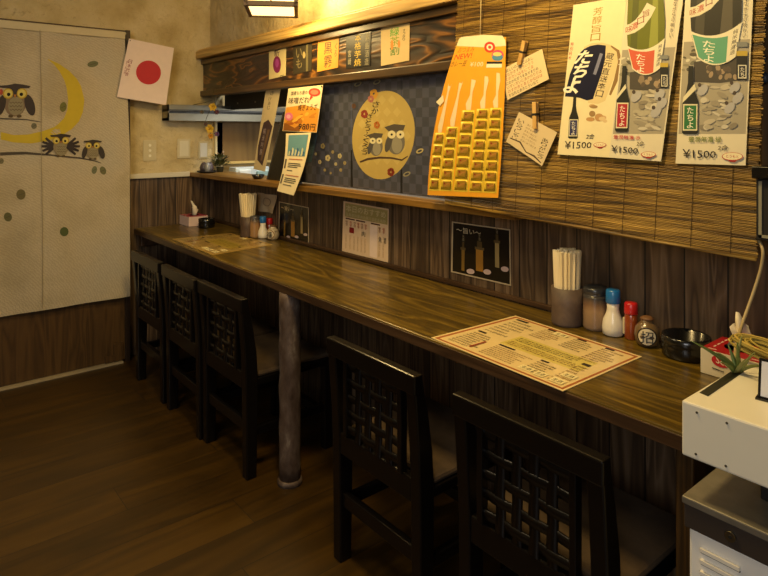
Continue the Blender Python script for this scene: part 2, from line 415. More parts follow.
# ================================================================== COUNTER
ct = thing('serving_counter', 'long brown wooden counter with golden grain running the length of the planked wall', 'counter', (-1.9, 1.36, 0))
def L(o, root):            # parent keeping world placement
    o.parent = root; o.matrix_parent_inverse = Matrix.Translation(-Vector(root.location)) if root.rotation_euler.z == 0 else root.matrix_basis.inverted(); return o
def part(mb, name, root, bevel=0, label=None):
    # geometry given in world coordinates; rest it on the root
    o = mb.build(name, bevel=bevel); o.parent = root
    o.matrix_parent_inverse = (Matrix.Translation(root.location) @ Matrix.Rotation(root.rotation_euler.z, 4, 'Z')).inverted()
    if label: o['label'] = label
    return o
b = MB(); b.box(XL+.002, -.2, 1.132, 1.583, .69, .72, M['counter']); part(b, 'worktop', ct, .003)
b = MB(); b.box(XL+.002, -.2, 1.126, 1.1315, .6895, .7165, M['cedge']); part(b, 'front_edging', ct, .001)
b = MB(); b.box(-.545, -.513, 1.15, 1.57, 0, .689, M['dtrim2']); part(b, 'end_panel', ct, .003)
b = MB(); b.box(XL+.002, -3.55, 1.15, 1.58, .62, .689, M['cedge']); part(b, 'bracket', ct, .003)

def subpart(mb, name, parent):
    o = mb.build(name); o.parent = parent; return o
b = MB(); px, py = -1.942, 1.155
pts = [(px+.0012*math.sin(i*1.7), py+.0012*math.cos(i*2.3), .018+.670*i/14) for i in range(15)]
b.tube(pts, [.0385+.0008*math.sin(i*2.1) for i in range(15)], M['rust'], 24)
pole = thing('support_pole', 'scuffed rusty iron pole holding up the counter front edge', 'pole', (px, py, 0))
part(b, 'shaft', pole)
b = MB(); b.lathe([(.045, 0), (.045, .014), (.0395, .02)], (px, py, 0), M['rust']); part(b, 'foot_collar', pole)

b = MB(); lx0, lx1 = XL+.002, -1.2
b.add([(lx0, 1.448, .998), (lx1, 1.500, .998), (lx1, 1.68, .998), (lx0, 1.68, .998), (lx0, 1.448, 1.022), (lx1, 1.500, 1.022), (lx1, 1.68, 1.022), (lx0, 1.68, 1.022)], [(0, 3, 2, 1), (4, 5, 6, 7), (0, 1, 5, 4), (1, 2, 6, 5), (2, 3, 7, 6), (3, 0, 4, 7)], M['ledge'])
tag(b.build('serving_ledge', bevel=.003), 'narrow wooden ledge along the foot of the kitchen hatch above the planks', 'ledge')

# ================================================================== CHAIRS
def lbox(*a): mb = MB(); mb.box(*a); return mb
def make_chair():
    root = thing('lattice_chair', '', 'chair')
    m = M['lacquer']; W = .385; hw = W/2; pw = .037
    for sx in (-1, 1):
        x0, x1 = (-hw, -hw+pw) if sx < 0 else (hw-pw, hw)
        prof = [(0, .022, .062), (.2, .02, .066), (.36, .018, .068), (.46, .014, .062), (.56, .006, .046), (.62, .001, .033), (.655, 0, .026)]
        mb = MB(); vs = []
        for z, y0, y1 in prof: vs += [(x0, y0, z), (x1, y0, z), (x1, y1, z), (x0, y1, z)]
        fs = [(0, 3, 2, 1)]
        for i in range(len(prof)-1):
            for k in range(4): fs.append((i*4+k, i*4+(k+1) % 4, i*4+4+(k+1) % 4, i*4+4+k))
        n = len(prof)*4; fs.append((n-4, n-3, n-2, n-1)); mb.add(vs, fs, m)
        mb.build('leg', root, .004)
        x0, x1 = (-hw+.002, -hw+.036) if sx < 0 else (hw-.036, hw-.002)
        lbox(x0, x1, .365, .400, 0, .335, m).build('leg', root, .003)
    # top rail, gently rounded
    mb = MB(); mb.box(-hw-.001, hw+.001, -.003, .027, .612, .662, m)
    mb.build('top_rail', root, .004)
    lbox(-hw+pw, hw-pw, .020, .044, .325, .388, m).build('lower_rail', root, .004)
    # woven lattice
    lat = MB(); x_0, x_1 = -.128, .128; z_0, z_1 = .388, .613
    for x in (x_0, x_1-.016): lbox(x, x+.016, .010, .032, z_0, z_1, m).build('lattice_stile', root, .002)
    sl = MB(); nx, nz = 5, 5
    def slat(axis, pos, w, ph):
        n = 24; vs = []
        for i in range(n+1):
            t = i/n
            if axis == 'x':
                x = x_0+.012+(x_1-x_0-.024)*t; yy = .021+.0016*math.cos(t*nx*PI+ph); zz = pos
                for a, bb in ((-.0025, -w/2), (.0025, -w/2), (.0025, w/2), (-.0025, w/2)): vs.append((x, yy+a, zz+bb))
            else:
                z = z_0+(z_1-z_0)*t; yy = .021+.0016*math.cos(t*nz*PI+ph)
                for a, bb in ((-.0025, -w/2), (.0025, -w/2), (.0025, w/2), (-.0025, w/2)): vs.append((pos+bb, yy+a, z))
        fs = []
        for i in range(n):
            for k in range(4): fs.append((i*4+k, i*4+(k+1) % 4, i*4+4+(k+1) % 4, i*4+4+k))
        sl.add(vs, fs, m, True)
    px_ = (x_1-x_0-.032)/5; pz_ = (z_1-z_0)/5
    for i in range(1, 5): slat('z', x_0+.016+px_*i, .025, (i % 2)*PI)
    for j in range(0, 5): slat('x', z_0+pz_*(j+.55), .021, ((j+1) % 2)*PI)
    sl.build('lattice', root)
    # seat with frame
    mb = MB(); mb.box(-hw+.002, hw-.002, .062, .405, .335, .362, m); mb.build('seat_frame', root, .004)
    mb = MB(); mb.box(-hw+.008, hw-.008, .070, .398, .362, .382, M['seat']); mb.build('seat', root, .009)
    lbox(-hw+pw, hw-pw, .030, .052, .165, .205, m).build('stretcher', root, .003)
    for sx in (-1, 1):
        xc = sx*(hw-.018); lbox(xc-.011, xc+.011, .062, .366, .150, .182, m).build('stretcher', root, .003)
    lbox(-hw+.034, hw-.034, .374, .394, .11, .145, m).build('stretcher', root, .003)
    return root
def copy_tree(o, parent=None):
    c_ = o.copy(); col.objects.link(c_); c_.parent = parent
    for ch in list(o.children): copy_tree(ch, c_)
    return c_
proto = make_chair()
chairs = [(-1.0025+.187, 1.034, 'black lattice-back chair nearest the camera, in front of the white cabinet', .0),
          (-1.516+.190, 1.030, 'black lattice-back chair just right of the rusty pole', .0),
          (-2.412+.174, 1.014, 'black lattice-back chair just left of the rusty pole', .01),
          (-2.80+.170, 1.004, 'black lattice-back chair in the middle of the three left of the pole', -.01),
          (-3.225+.164, 1.006, 'black lattice-back chair farthest away beside the owl curtain', .0)]
for i, (x, y, lab, rz) in enumerate(chairs):
    o = proto if i == 0 else copy_tree(proto)
    o.location = (x, y, 0); o.rotation_euler = (0, 0, rz); tag(o, lab, 'chair', 'chairs tucked under the counter')

# ================================================================== BLIND
YB = 1.45
bl = thing('bamboo_blind', 'long rolled-down bamboo reed blind hanging over the wall above the counter', 'blind', (-1.0, YB, 1.0))
cor = [PY(462, -75, YB), PY(769, -75, YB), PY(756, 258, YB), PY(445.5, 202, YB)]
def bp(s, t):
    a = cor[0].lerp(cor[1], s); c_ = cor[3].lerp(cor[2], s); return a.lerp(c_, t)
b = MB(); nr = 205; rg = random.Random(3)
for i in range(nr):
    t = (i+.5)/nr; jl, jr = rg.uniform(-.004, .002), rg.uniform(-.002, .004); r = .0019; yo = rg.uniform(-.0007, .0007)
    pts = []
    for k in range(9):
        s_ = k/8; p = bp(s_, t); p.z += rg.uniform(-.0007, .0007); p.y += yo + .003*math.sin(s_*9+t*4)
        if k == 0: p.x += jl
        if k == 8: p.x += jr
        pts.append(p)
    b.tube(pts, r, M['reed'], 5, False)
part(b, 'reeds', bl)
b = MB()
for k in range(11):
    s_ = (k+.4)/11
    pts = [bp(s_, j/30)+Vector((0, -.0026, 0)) + Vector((0, .003*math.sin(s_*9+j/30*4), 0)) for j in range(31)]
    b.tube(pts, .0007, M['thread'], 4, False)
part(b, 'binding_threads', bl)
b = MB(); b.tube([bp(0, 1)+Vector((0, 0, -.003)), bp(1, 1)+Vector((0, 0, -.003))], .0045, M['reed'], 8); part(b, 'bottom_batten', bl)
b = MB(); b.tube([bp(0, 0), bp(1, 0)], .010, M['reed'], 8)
for s_ in (.1, .9): p = bp(s_, 0); b.tube([p, (p.x, 1.58, p.z)], .004, M['dsteel'], 6)
part(b, 'head_rail', bl)

# ------------------------------------------------ sake posters on the blind
def finish(sh, name, label, cat, group=None):
    return tag(sh.build(name), label, cat, group)
INK = flat('2A2118', .7); 
def bottle(sh, cx, top, bot, w, glass, label, txt, lean=0):
    h = bot-top; hw = w/2
    def P(dx, f): return (cx+dx+lean*(1-f), top+h*f)
    sh.poly([P(-hw*.3, 0), P(hw*.3, 0), P(hw*.35, .25), P(hw*.55, .38), P(hw*.98, .52), P(hw, .98), P(hw*.8, 1), P(-hw*.8, 1), P(-hw, .98), P(-hw*.98, .52), P(-hw*.55, .38), P(-hw*.35, .25)], glass)
    sh.poly([P(-hw*.9, .56), P(hw*.9, .56), P(hw*.9, .95), P(-hw*.9, .95)], 'D9CFA8')
    sh.poly([P(-hw*.75, .58), P(hw*.75, .58), P(hw*.75, .93), P(-hw*.75, .93)], label)
    sh.vtext(txt, [P(-hw*.4, .6), P(hw*.4, .6), P(hw*.4, .92), P(-hw*.4, .92)], 'EDE6CC')
def bowl_logo(sh, cx, cy, w):
    sh.ell((cx, cy), w/2, w*.2, 'B03A26'); sh.ell((cx, cy-.2), w/2-.7, w*.2-.6, 'EBDDB0')
    sh.text('とうもと', [(cx-w*.3, cy-w*.09), (cx+w*.3, cy-w*.06), (cx+w*.3, cy+w*.08), (cx-w*.3, cy+w*.05)], 'B03A26')
    sh.poly([(cx-w*.22, cy+w*.15), (cx+w*.22, cy+w*.17), (cx+w*.12, cy+w*.26), (cx-w*.12, cy+w*.25)], 'A0241A')
YP = YB-.008
# A
s = Sheet('y', YP); qa = [(573.5, 5), (627, -4), (609.5, 157.5), (557.5, 154.5)]
s.base(qa, flat('E6D8A8', .55))
s.vtext('芳醇旨口', [(594, 8), (603, 6), (600, 41), (590, 42)], 'A08228')
s.poly([(584, 47), (592, 43), (602, 42.5), (611, 45), (617, 50), (619, 58), (617, 70), (611, 86), (605, 101), (598, 104), (588, 103)], 'D8C48E')
s.line([(611, 46), (618, 51), (620, 62), (616, 80), (610, 95)], [1.5, 3, 4, 4, 2], '8A6A3A')
s.vtext('蔵元直送辛口', [(607, 52), (615, 53), (602, 98), (595, 97)], '4A3A2A')
s.poly([(575, 62), (579, 54), (584, 49), (590, 46), (598, 44.5), (606, 45.5), (605, 60), (602, 72), (598, 84), (593, 99), (587, 100.5), (580, 98), (573, 97), (565, 96.5), (567, 86), (570, 74)], flat('1C1E34', .35, coat=.4))
s.poly([(600, 53), (603, 54), (596, 75), (593, 74)], '7A7C94'); 
s.text('た', [(580, 51), (596, 49), (589, 64), (573, 64)], 'F0E8CC', bold=.03)
s.text('ち', [(576, 64), (591, 63), (585, 78), (570, 78)], 'F0E8CC', bold=.03)
s.text('よ', [(567, 78), (583, 77), (577, 95), (562, 92)], 'F0E8CC', bold=.03)
s.vtext('特別純米', [(571, 42), (574, 42), (571, 60), (568, 60)], 'B85A3A')
for k in range(8):
    rg = random.Random(k); s.ell((592+rg.uniform(-4, 14), 112+rg.uniform(-8, 10)), rg.uniform(2, 5), rg.uniform(1.5, 4), ['C9A574', 'B98E58', 'D6BC8A', '9A7A4A'][k % 4])
bottle(s, 573, 95, 138.5, 9.5, '1A1A12', '2A2C58', 'たちよ', 2)
s.text('¥1500', [(565, 141), (592, 142), (591, 148), (565, 149)], INK)
s.text('2合', [(587, 134), (595, 134), (594, 139), (586, 139)], INK)
bowl_logo(s, 600, 145, 13)
finish(s, 'sake_poster', 'cream sake poster with a navy round label, leftmost of the three bottle posters', 'poster', 'sake posters on the blind')
# B, C : almost the same design
def sake(sh, q, green, ox):
    sh.base(q, flat('DDD2B0', .55))
    if green: G = lambda X, Y: (X, Y)
    else: G = lambda X, Y: (628+(X-691.5)*.735, Y*.86+19)
    xl = lambda v: lerp(q[0], q[3], (v-q[0][1])/(q[3][1]-q[0][1]))[0]+1.2
    xr = lambda v: lerp(q[1], q[2], (v-q[1][1])/(q[2][1]-q[1][1]))[0]-1.2
    ty = 42 if green else 50
    sh.poly([(xl(ty), ty), (xr(ty-3), ty-3), (xr(134), 134), (xl(134), 134)], 'A39A82')
    rg = random.Random(5+green)
    def spots(n, x0, x1, y0, y1, a, b_, cs, rot=30):
        for k in range(n):
            c_ = G(rg.uniform(x0, x1), rg.uniform(y0, y1)); sh.ell(c_, rg.uniform(*a), rg.uniform(*b_), cs[k % len(cs)], rg.uniform(-rot, rot), 12)
    spots(16, 681, 700, 46, 70, (1.5, 4), (.8, 2), ['6E6C58', 'CFC8AC', '8C8468', '56503E'])
    sh.poly([G(694, 62), G(742, 55), G(742, 80), G(720, 83), G(694, 82)], '4A443A')
    spots(14, 708, 736, 66, 78, (1.5, 3), (2, 3.6), ['8A785E', 'A08A6C', '5A4E40'])
    spots(34, 703, 736 if green else 731, 84, 128, (3, 7), (1, 3), ['B8AE94', '958C76', 'ADA48A', 'C4BCA4', '877E6A'])
    for (x_, y_) in ((703, 90), (735, 88), (738, 98), (730, 108)): sh.ell(G(x_, y_), 4.2, 6.5, 'ABA8A2', 40); sh.ell(G(x_-3, y_-5), 1.8, 2, '4A3E34')
    gl = flat('6A6E24' if not green else '34322A', .4); hi = '8E923A' if not green else '565040'; mid_ = '545818' if not green else '464234'
    sh.poly([G(693, -40), G(739, -40), G(742.5, 0), G(742, 20), G(739, 40), G(733, 58), G(714, 64), G(698, 58), G(692, 36), G(690.5, 12)], gl)
    sh.poly([G(700, -40), G(708, -40), G(704, 40), G(695, 36)], mid_); sh.poly([G(728, -40), G(733, -40), G(733, 34), G(724, 37), G(720, 37)], hi)
    sh.line([G(689.5, 13), G(698, 11), G(708, 5), G(717, -5), G(724, -16)], [10, 10, 10.5, 10.5, 10], 'DCD2B0')
    for ch, x_, y_, c_ in (('味', 693.5, 12.5, 'A8583A'), ('濃', 701, 9, 'B8452E'), ('口', 709.5, 2.5, '8A3A2A'), ('旨', 717, -6, '9A6A50')):
        a_ = G(x_, y_); w_ = 3.4; sh.text(ch, [(a_[0]-w_, a_[1]-w_+1), (a_[0]+w_, a_[1]-w_-2), (a_[0]+w_, a_[1]+w_-2), (a_[0]-w_, a_[1]+w_+1)], c_)
    arc = lambda x0, y0, xm, ym, x1, y1, n=10: [((1-t)**2*x0+2*t*(1-t)*xm+t*t*x1, (1-t)**2*y0+2*t*(1-t)*ym+t*t*y1) for t in [i/n for i in range(n+1)]]
    sh.poly([G(*p) for p in arc(691, 31, 716, 44, 742.5, 22)+arc(736, 57, 716, 73, 698, 58)], 'E2D9B6')
    lc = '5E9E7A' if green else 'CC5A3C'
    sh.poly([G(*p) for p in arc(692.8, 34.5, 712, 41, 728.5, 36, 6)+arc(726.5, 62, 712, 67.5, 699, 57, 6)], lc)
    sh.vtext('たちよ', [G(703, 40), G(716, 41), G(714, 63), G(704, 62)], 'EDE8CC')
    sh.vtext('純米無濾過', [G(734, 30), G(739, 28), G(735, 54), G(730, 56)], '5A5040')
    sh.vtext('昔ながらの味わい', [(xr(0)-7, -4), (xr(0)-3.5, -4), (xr(40)-3.5, 38), (xr(40)-7, 38)], '7A7260')
    bx = 737 if green else 736
    sh.poly([G(bx, 42), G(bx+11, 42), G(bx+11, 47), G(bx, 47)], '7F8078'); sh.poly([G(bx, 51), G(bx+11, 51), G(bx+11, 56), G(bx, 56)], 'B89E3A')
    sh.poly([G(bx, 56), G(bx+11, 56), G(bx+11, 80), G(bx, 80)], '1A1A18'); sh.poly([G(bx+1.5, 65), G(bx+10, 65), G(bx+10, 78.5), G(bx+1.5, 78.5)], 'D8D2B8'); sh.poly([G(bx+2.5, 66), G(bx+9, 66), G(bx+9, 77.5), G(bx+2.5, 77.5)], '26262A')
    sh.vtext('たち', [G(bx+4, 67), G(bx+8, 67), G(bx+8, 77), G(bx+4, 77)], 'E8E2CC')
    return
s = Sheet('y', YP-.0035); qb = [(634, -63), (692, -66), (661, 161.5), (609, 157.5)]
T = sake(s, qb, 0, .18)
bottle(s, 622, 66, 131.5, 13, '1C1E14', 'A8202A', 'たちよ', 3)
s.poly([(617.5, 96), (626, 84), (627, 88), (617, 100)], 'D8CFA8')
s.text('豊潤無濃 赤', [(614, 134.5), (641, 136), (641, 140), (614, 139)], 'B8404A')
s.text('¥1500', [(612, 145), (639, 148), (638, 154), (612, 152)], INK)
s.text('2合', [(638, 141), (645, 141), (644, 146), (637, 146)], INK)
bowl_logo(s, 649, 154.5, 15)
finish(s, 'sake_poster', 'sake poster with a bottle and orange-red label, overlapping its left neighbour', 'poster', 'sake posters on the blind')
s = Sheet('y', YP); qc = [(689, -66), (756, -66), (745.5, 165.5), (675.5, 163.5)]
T = sake(s, qc, 1, .14)
bottle(s, 690.5, 66, 134, 16, '1C1C16', '2E6E3A', 'たちよ', 1)
s.poly([(684, 97), (695, 84), (697, 89), (683, 103)], 'D8CFA8')
s.text('豊潤無濃 緑', [(689, 136.5), (722, 136.5), (722, 142.5), (689, 142)], '6E7A3A')
s.text('¥1500', [(683, 149), (717, 151), (716, 158), (684, 158)], INK)
s.text('2合', [(719, 145), (729, 145), (728, 150.5), (718, 150)], INK)
bowl_logo(s, 733, 156.5, 21)
finish(s, 'sake_poster', 'sake poster with a bottle and mint green label, rightmost on the blind', 'poster', 'sake posters on the blind')

# ------------------------------------------------ gold snack card
gc = thing('snack_packet_card', 'tall orange cardboard card with rows of gold foil snack packets, hanging on a string', 'display card', tuple(PY(470, 198, 1.435)))
GY = 1.432
def gcx(s_, t_):
    # straight quad with a bowed left edge
    l0 = (459-31.5*t_ - 7.0*4*t_*(1-t_)*.95, 39+156*t_); r0 = (506-8*t_+1.5*math.sin(PI*t_), 37+161*t_)
    return lerp(l0, r0, s_)
s = Sheet('y', GY); OR = flat('ECA428', .42, coat=.3)
g = [[s.pt(gcx(i/8, j/16)) for i in range(9)] for j in range(17)]
s.slab(g, OR, .0015)
s.poly([gcx(.04, -.012), gcx(.5, -.02), gcx(.92, -.01), gcx(.985, .02), gcx(1, .055), gcx(.6, .06), gcx(0, .045), gcx(0, 0)], 'E8D8AC')
s.text('おつまみ', [gcx(.08, .055), gcx(.38, .05), gcx(.38, .085), gcx(.06, .09)], 'D8641C')
s.text('NEW!', [gcx(.05, .10), gcx(.36, .09), gcx(.36, .125), gcx(.04, .135)], 'D8301C')
s.text('カレー豆', [gcx(.02, .145), gcx(.30, .14), gcx(.28, .175), gcx(.0, .18)], '6A4A10')
s.ell(gcx(.68, .06), 5.5, 5.5, 'D83A22'); s.ell(gcx(.68, .06), 3.2, 3.2, 'EADCB4'); s.ell(gcx(.68, .06), 1.6, 1.6, 'D83A22')
s.ell(gcx(.85, .11), 6, 5, 'D84A6A'); s.ell(gcx(.85, .125), 5.5, 3.6, '4A86A8'); s.ell(gcx(.84, .105), 4.5, 2, 'E8C870')
s.text('¥100', [gcx(.36, .15), gcx(.60, .15), gcx(.60, .18), gcx(.36, .18)], 'F0D8B0')
s.poly([gcx(.66, .15), gcx(.94, .152), gcx(.94, .19), gcx(.66, .188)], 'EADFC0'); s.poly([gcx(.66, .15), gcx(.94, .152), gcx(.94, .166), gcx(.66, .164)], '1E1A14')
colsx = [(.03, .15), (.19, .33), (.38, .55), (.60, .76), (.80, .955)]
tops = [.60, .56, .455, .445, .44]
for i, (a, b_) in enumerate(colsx):
    m_ = (a+b_)/2; t1 = tops[i]; w = (b_-a)*.34
    s.poly([gcx(m_-w*.5, .22+.02*(4-i)), gcx(m_+w*.6, .225+.02*(4-i)), gcx(m_+w*.9, .27), gcx(m_+w*.4, .34), gcx(m_+w*.6, t1), gcx(m_-w*.6, t1), gcx(m_-w, t1-.04), gcx(m_-w*.2, .36), gcx(m_-w*.4, .28)], 'E8D0A0')
for i, (a, b_) in enumerate(colsx): s.poly([gcx(a-.015, tops[i]), gcx(b_+.02, tops[i]), gcx(b_+.02, .97), gcx(a-.015, .97)], 'E2C43A')
part(s, 'backing_card', gc)
FO = flat('E6C034', .4, .1, name='gold_foil'); FO2 = flat('A07A28', .35, .1, coat=.4, name='printed_snack_window'); FO3 = flat('E0C24A', .2, .8)
for i, (a, b_) in enumerate(colsx):
    t = tops[i]; n_r = int(round((.955-t)/.068)); dt = (.965-t)/n_r
    for r in range(n_r):
        ta, tb = t+dt*r+.003, t+dt*(r+1)-.004
        q = MB(); rg = random.Random(i*20+r); nx, ny = 4, 3
        vs = []
        for jj in range(ny+1):
            for ii in range(nx+1):
                p = PY(*gcx(a+(b_-a)*ii/nx, ta+(tb-ta)*jj/ny), GY)
                e = .0012 if (ii in (0, nx) or jj in (0, ny)) else .0035+rg.uniform(-.0015, .0015)
                vs.append((p.x, p.y-e, p.z))
        fs = [(jj*5+ii, jj*5+ii+1, jj*5+ii+6, jj*5+ii+5) for jj in range(ny) for ii in range(nx)]
        k0 = len(vs); ring = [0, 1, 2, 3, 4, 9, 14, 19, 18, 17, 16, 15, 10, 5]
        vs += [(vs[k][0], GY-.0003, vs[k][2]) for k in ring]; 
        fs2 = [(ring[k], ring[(k+1) % 14], k0+(k+1) % 14, k0+k) for k in range(14)]
        q.add(vs, fs, FO, True); q.add(vs, fs2, FO)
        # printed window + red mark
        sw = Sheet('y', GY-.0055); sw.poly([gcx(a+(b_-a)*.12, ta+(tb-ta)*.12), gcx(a+(b_-a)*.82, ta+(tb-ta)*.12), gcx(a+(b_-a)*.82, ta+(tb-ta)*.76), gcx(a+(b_-a)*.12, ta+(tb-ta)*.76)], FO2)
        sw.line([gcx(a+(b_-a)*.3, ta+(tb-ta)*.65), gcx(a+(b_-a)*.55, ta+(tb-ta)*.4), gcx(a+(b_-a)*.8, ta+(tb-ta)*.35)], .9, 'B87A3A')
        sw.ell(gcx(a+(b_-a)*.3, ta+(tb-ta)*.36), .9, .9, '8A1A10', seg=8)
        sw.poly([gcx(a+(b_-a)*.84, ta+(tb-ta)*.1), gcx(a+(b_-a)*.94, ta+(tb-ta)*.1), gcx(a+(b_-a)*.94, ta+(tb-ta)*.9), gcx(a+(b_-a)*.84, ta+(tb-ta)*.9)], FO3)
        q.add(sw.v, [tuple(f) for f in sw.f], FO)
        off = len(q.f)-len(sw.f)
        for kk, mi in enumerate(sw.mi): q.mi[off+kk] = q.mid(sw.mats[mi])
        part(q, 'packet', gc)
b = MB(); p0 = PY(481, -60, 1.445); p1 = PY(480, 42, 1.435); b.tube([p0, (p0+p1)/2+Vector((.003, 0, 0)), p1], .0012, flat('D8C89A', .8), 6); part(b, 'string', gc)
b = MB(); p = PY(440, 102, 1.43); s2 = Sheet('y', 1.429); s2.poly([(443, 95), (436, 102), (440, 106), (444, 101)], 'E8D8AC'); part(s2, 'torn_corner', gc)

# ------------------------------------------------ two note cards on clothespins
def clothespin(a, b_, w, y, label):
    A, B = PY(*a, y), PY(*b_, y); ax = (B-A); ln = ax.length; ax.normalize(); sd = ax.cross(Vector((0, 1, 0))).normalized()
    M4 = Matrix((( sd.x, 0, ax.x, A.x), (0, 1, 0, A.y), (sd.z, 0, ax.z, A.z), (0, 0, 0, 1)))
    M4[1][3] = y
    wm = wood('clothespin_wood', ['A57C3A', 'C59A52', 'D8B068'], 'Z', 8, 40, 3, .6, .05) if 'cp' not in M else M['cp']; M['cp'] = wm
    root = thing('clothespin', label, 'clothespin', tuple(A), 0, 'clothespins on the blind')
    for k, (y0, y1) in enumerate(((-.008, -.002), (.001, .006))):
        q = MB(); q.box(-w/2, w/2, y0, y1, 0, ln, wm, M4); part(q, 'jaw', root, .0012)
    q = MB(); q.box(-w/2-.001, w/2+.001, -.009, .007, ln*.42, ln*.5, M['dsteel'], M4); part(q, 'spring', root)
s = Sheet('y', YB-.012); q1 = [(500.6, 70), (542, 49), (549, 79), (507.5, 100)]
s.base(q1, flat('DCC694', .7))
for k in range(7): small_rows(s, s.sub(q1, .05, .95, .05+.13*k, .05+.13*k+.14), 1, flat(['4A3020', '9A5A2A', 'A8502A'][k % 3], .7), 20+k, 'のとにはあいすてまかしをがなりきうれ', 14-k % 3, .25)
finish(s, 'note_card', 'cream card covered in brown handwriting, clipped upper of two on the blind', 'card', 'clipped note cards')
s = Sheet('y', YB-.012); q2 = [(519, 112), (557, 132.5), (542, 166), (506, 141.5)]
s.base(q2, flat('D4BE90', .7))
s.vtext('いらっしゃい', [(519, 118), (525, 121), (516, 142), (511, 139)], '2A1E14')
s.vtext('ありがとう', [(543, 137), (549, 140), (542, 160), (536, 157)], '2A1E14')
small_rows(s, [(528, 123), (546, 133), (537, 151), (520, 141)], 6, flat('8A6A44', .7), 4, 'のとにはあいすてまかし', 9, .4)
s.line([(510, 138), (520, 142), (526, 152), (534, 156), (541, 163)], [1, 1.6, 1, 1.8, 1], '5A4630')
finish(s, 'note_card', 'tan card with black calligraphy and a wavy line, clipped lower of two on the blind', 'card', 'clipped note cards')
clothespin((525.5, 41), (520, 65), .0135, YB-.0125, 'wooden clothespin gripping the upper handwritten card')
clothespin((535.5, 102), (536, 129), .0135, YB-.0125, 'wooden clothespin gripping the lower calligraphy card')

# ================================================================== SIGNS ON THE BEAM
YS = 1.533
s = Sheet('y', YS); q = [(269, 48.5), (286, 44.5), (285.5, 75.5), (269, 79.5)]; s.base(q, flat('CDBB84', .7))
s.text('新', [(274, 50), (280, 49), (279, 56), (274, 57)], '4A2A38'); s.ell((277, 64.5), 4, 8.5, '7A1E52'); s.ell((277, 63), 1.8, 4.5, '9A3A86'); s.line([(280, 76), (284, 75)], .6, INK)
finish(s, 'paper_sign', 'cream paper sign with a purple oval, leftmost on the dark beam', 'sign', 'paper signs on the beam')
s = Sheet('y', YS); q = [(293, 44), (312, 39.5), (311.5, 70.5), (293, 75)]; s.base(q, flat('2E281A', .5))
s.vtext('いも', [(296, 48), (302, 47), (302, 68), (296, 70)], '6E6240'); s.poly([(306, 43), (308, 42.5), (308, 71), (306, 71.5)], '5A5234'); s.ell((304, 55), 1.5, 3.5, '8A7A4E')
finish(s, 'wooden_sign', 'dark faded wooden sign left of the orange paper on the beam', 'sign', 'dark signs on the beam')
s = Sheet('y', YS); q = [(318, 39), (339, 35.5), (338, 67.5), (317, 72)]; s.base(q, flat('B8822A', .6))
s.vtext('黒霧', [(324, 42), (332, 41), (332, 67), (324, 69)], '3A2408'); s.vtext('くろ', [(335, 43), (337.5, 42.5), (336.5, 57), (334, 57)], '5A3A10')
finish(s, 'paper_sign', 'orange paper sign with two large brown characters on the beam', 'sign', 'paper signs on the beam')
s = Sheet('y', YS); q = [(346, 34.5), (371, 30), (370, 65.5), (346, 69)]; s.base(q, flat('16140E', .4, coat=.3))
s.vtext('本格芋焼', [(355, 34), (361, 33), (361, 66), (354, 67)], 'C8A832'); s.vtext('霧島酒造', [(365.5, 34), (369.5, 33.5), (368.5, 65), (364.5, 66)], '8E8668'); s.vtext('宮崎', [(348, 50), (351, 49.5), (351, 65), (348, 66)], '9A9274')
finish(s, 'label_sign', 'black label sign with gold vertical characters on the beam', 'sign', 'dark signs on the beam')
s = Sheet('y', YS); q = [(381, 26), (409.5, 21), (409, 60.5), (381, 66)]; s.base(q, flat('D8BC80', .7))
for k, (ch, c1) in enumerate((('緑', '4EA01E'), ('茶', '8A9A1E'), ('割', '3A7A1E'))): s.text(ch, [(390, 28+9.5*k), (399.5, 26.5+9.5*k), (399, 35.5+9.5*k), (390, 37+9.5*k)], c1)
s.ell((392, 45), 1.5, 5, 'D88A2A'); s.ell((399, 44), 1.2, 4, 'D88A2A'); s.vtext('すっきり', [(403, 29), (405.5, 28.5), (405, 41), (402.5, 41)], INK)
finish(s, 'paper_sign', 'cream paper sign with green and orange characters, rightmost on the beam', 'sign', 'paper signs on the beam')

# ================================================================== OWL CLOTH OVER THE HATCH
YO = 1.562
s = Sheet('y', YO, warp=None)
def navy_panel(q): s.base(q, M['navy'], .002)
navy_panel([(300, 76), (351, 70), (351, 188), (300, 181.8)]); navy_panel([(351.4, 70), (401, 66), (401, 193.8), (351.4, 188)]); navy_panel([(401.4, 66), (472, 60), (472, 202), (401.4, 193.8)])
s.poly([(350.8, 150), (352.2, 150), (353, 187), (350.6, 187)], '0C0C0E'); s.poly([(400.6, 150), (402.2, 150), (402.6, 193), (400.4, 193)], '0C0C0E')
MOON = flat('B89F54', .5, coat=.5)
s.ell((383.5, 135), 31, 44.5, MOON, 8, 48)
rg = random.Random(2); s.lay += 1
for a in range(5):
    for b_ in range(6):
        x_, y_ = 362+a*10+(b_ % 2)*5, 100+b_*12
        if ((x_-383.5)/28)**2+((y_-135)/40)**2 < 1: s.poly([(x_-4, y_), (x_, y_-5), (x_+4, y_), (x_, y_+5)], flat('C0A85E', .5, coat=.5), up=False)
s.lay += 1
def owl_grey(cx, cy, k):
    s.ell((cx, cy+8*k), 8.5*k, 12*k, '6A6456'); s.ell((cx-7*k, cy+9*k), 3*k, 9*k, '4A4640', 15); s.ell((cx+1*k, cy+11*k), 5*k, 8*k, '8E876E')
    s.poly([(cx-11*k, cy-6*k), (cx-2*k, cy-9*k), (cx+9*k, cy-8*k), (cx+7*k, cy-3*k), (cx, cy-2*k), (cx-7*k, cy-2*k)], '4C4438')
    for dx in (-4, 4.2): s.ell((cx+dx*k, cy+1*k), 3.8*k, 3.8*k, 'D8CC9A'); s.ell((cx+dx*k, cy+1*k), 1.1*k, 1.1*k, '1A1612')
owl_grey(376, 140, .8); owl_grey(396, 133.5, 1.05)
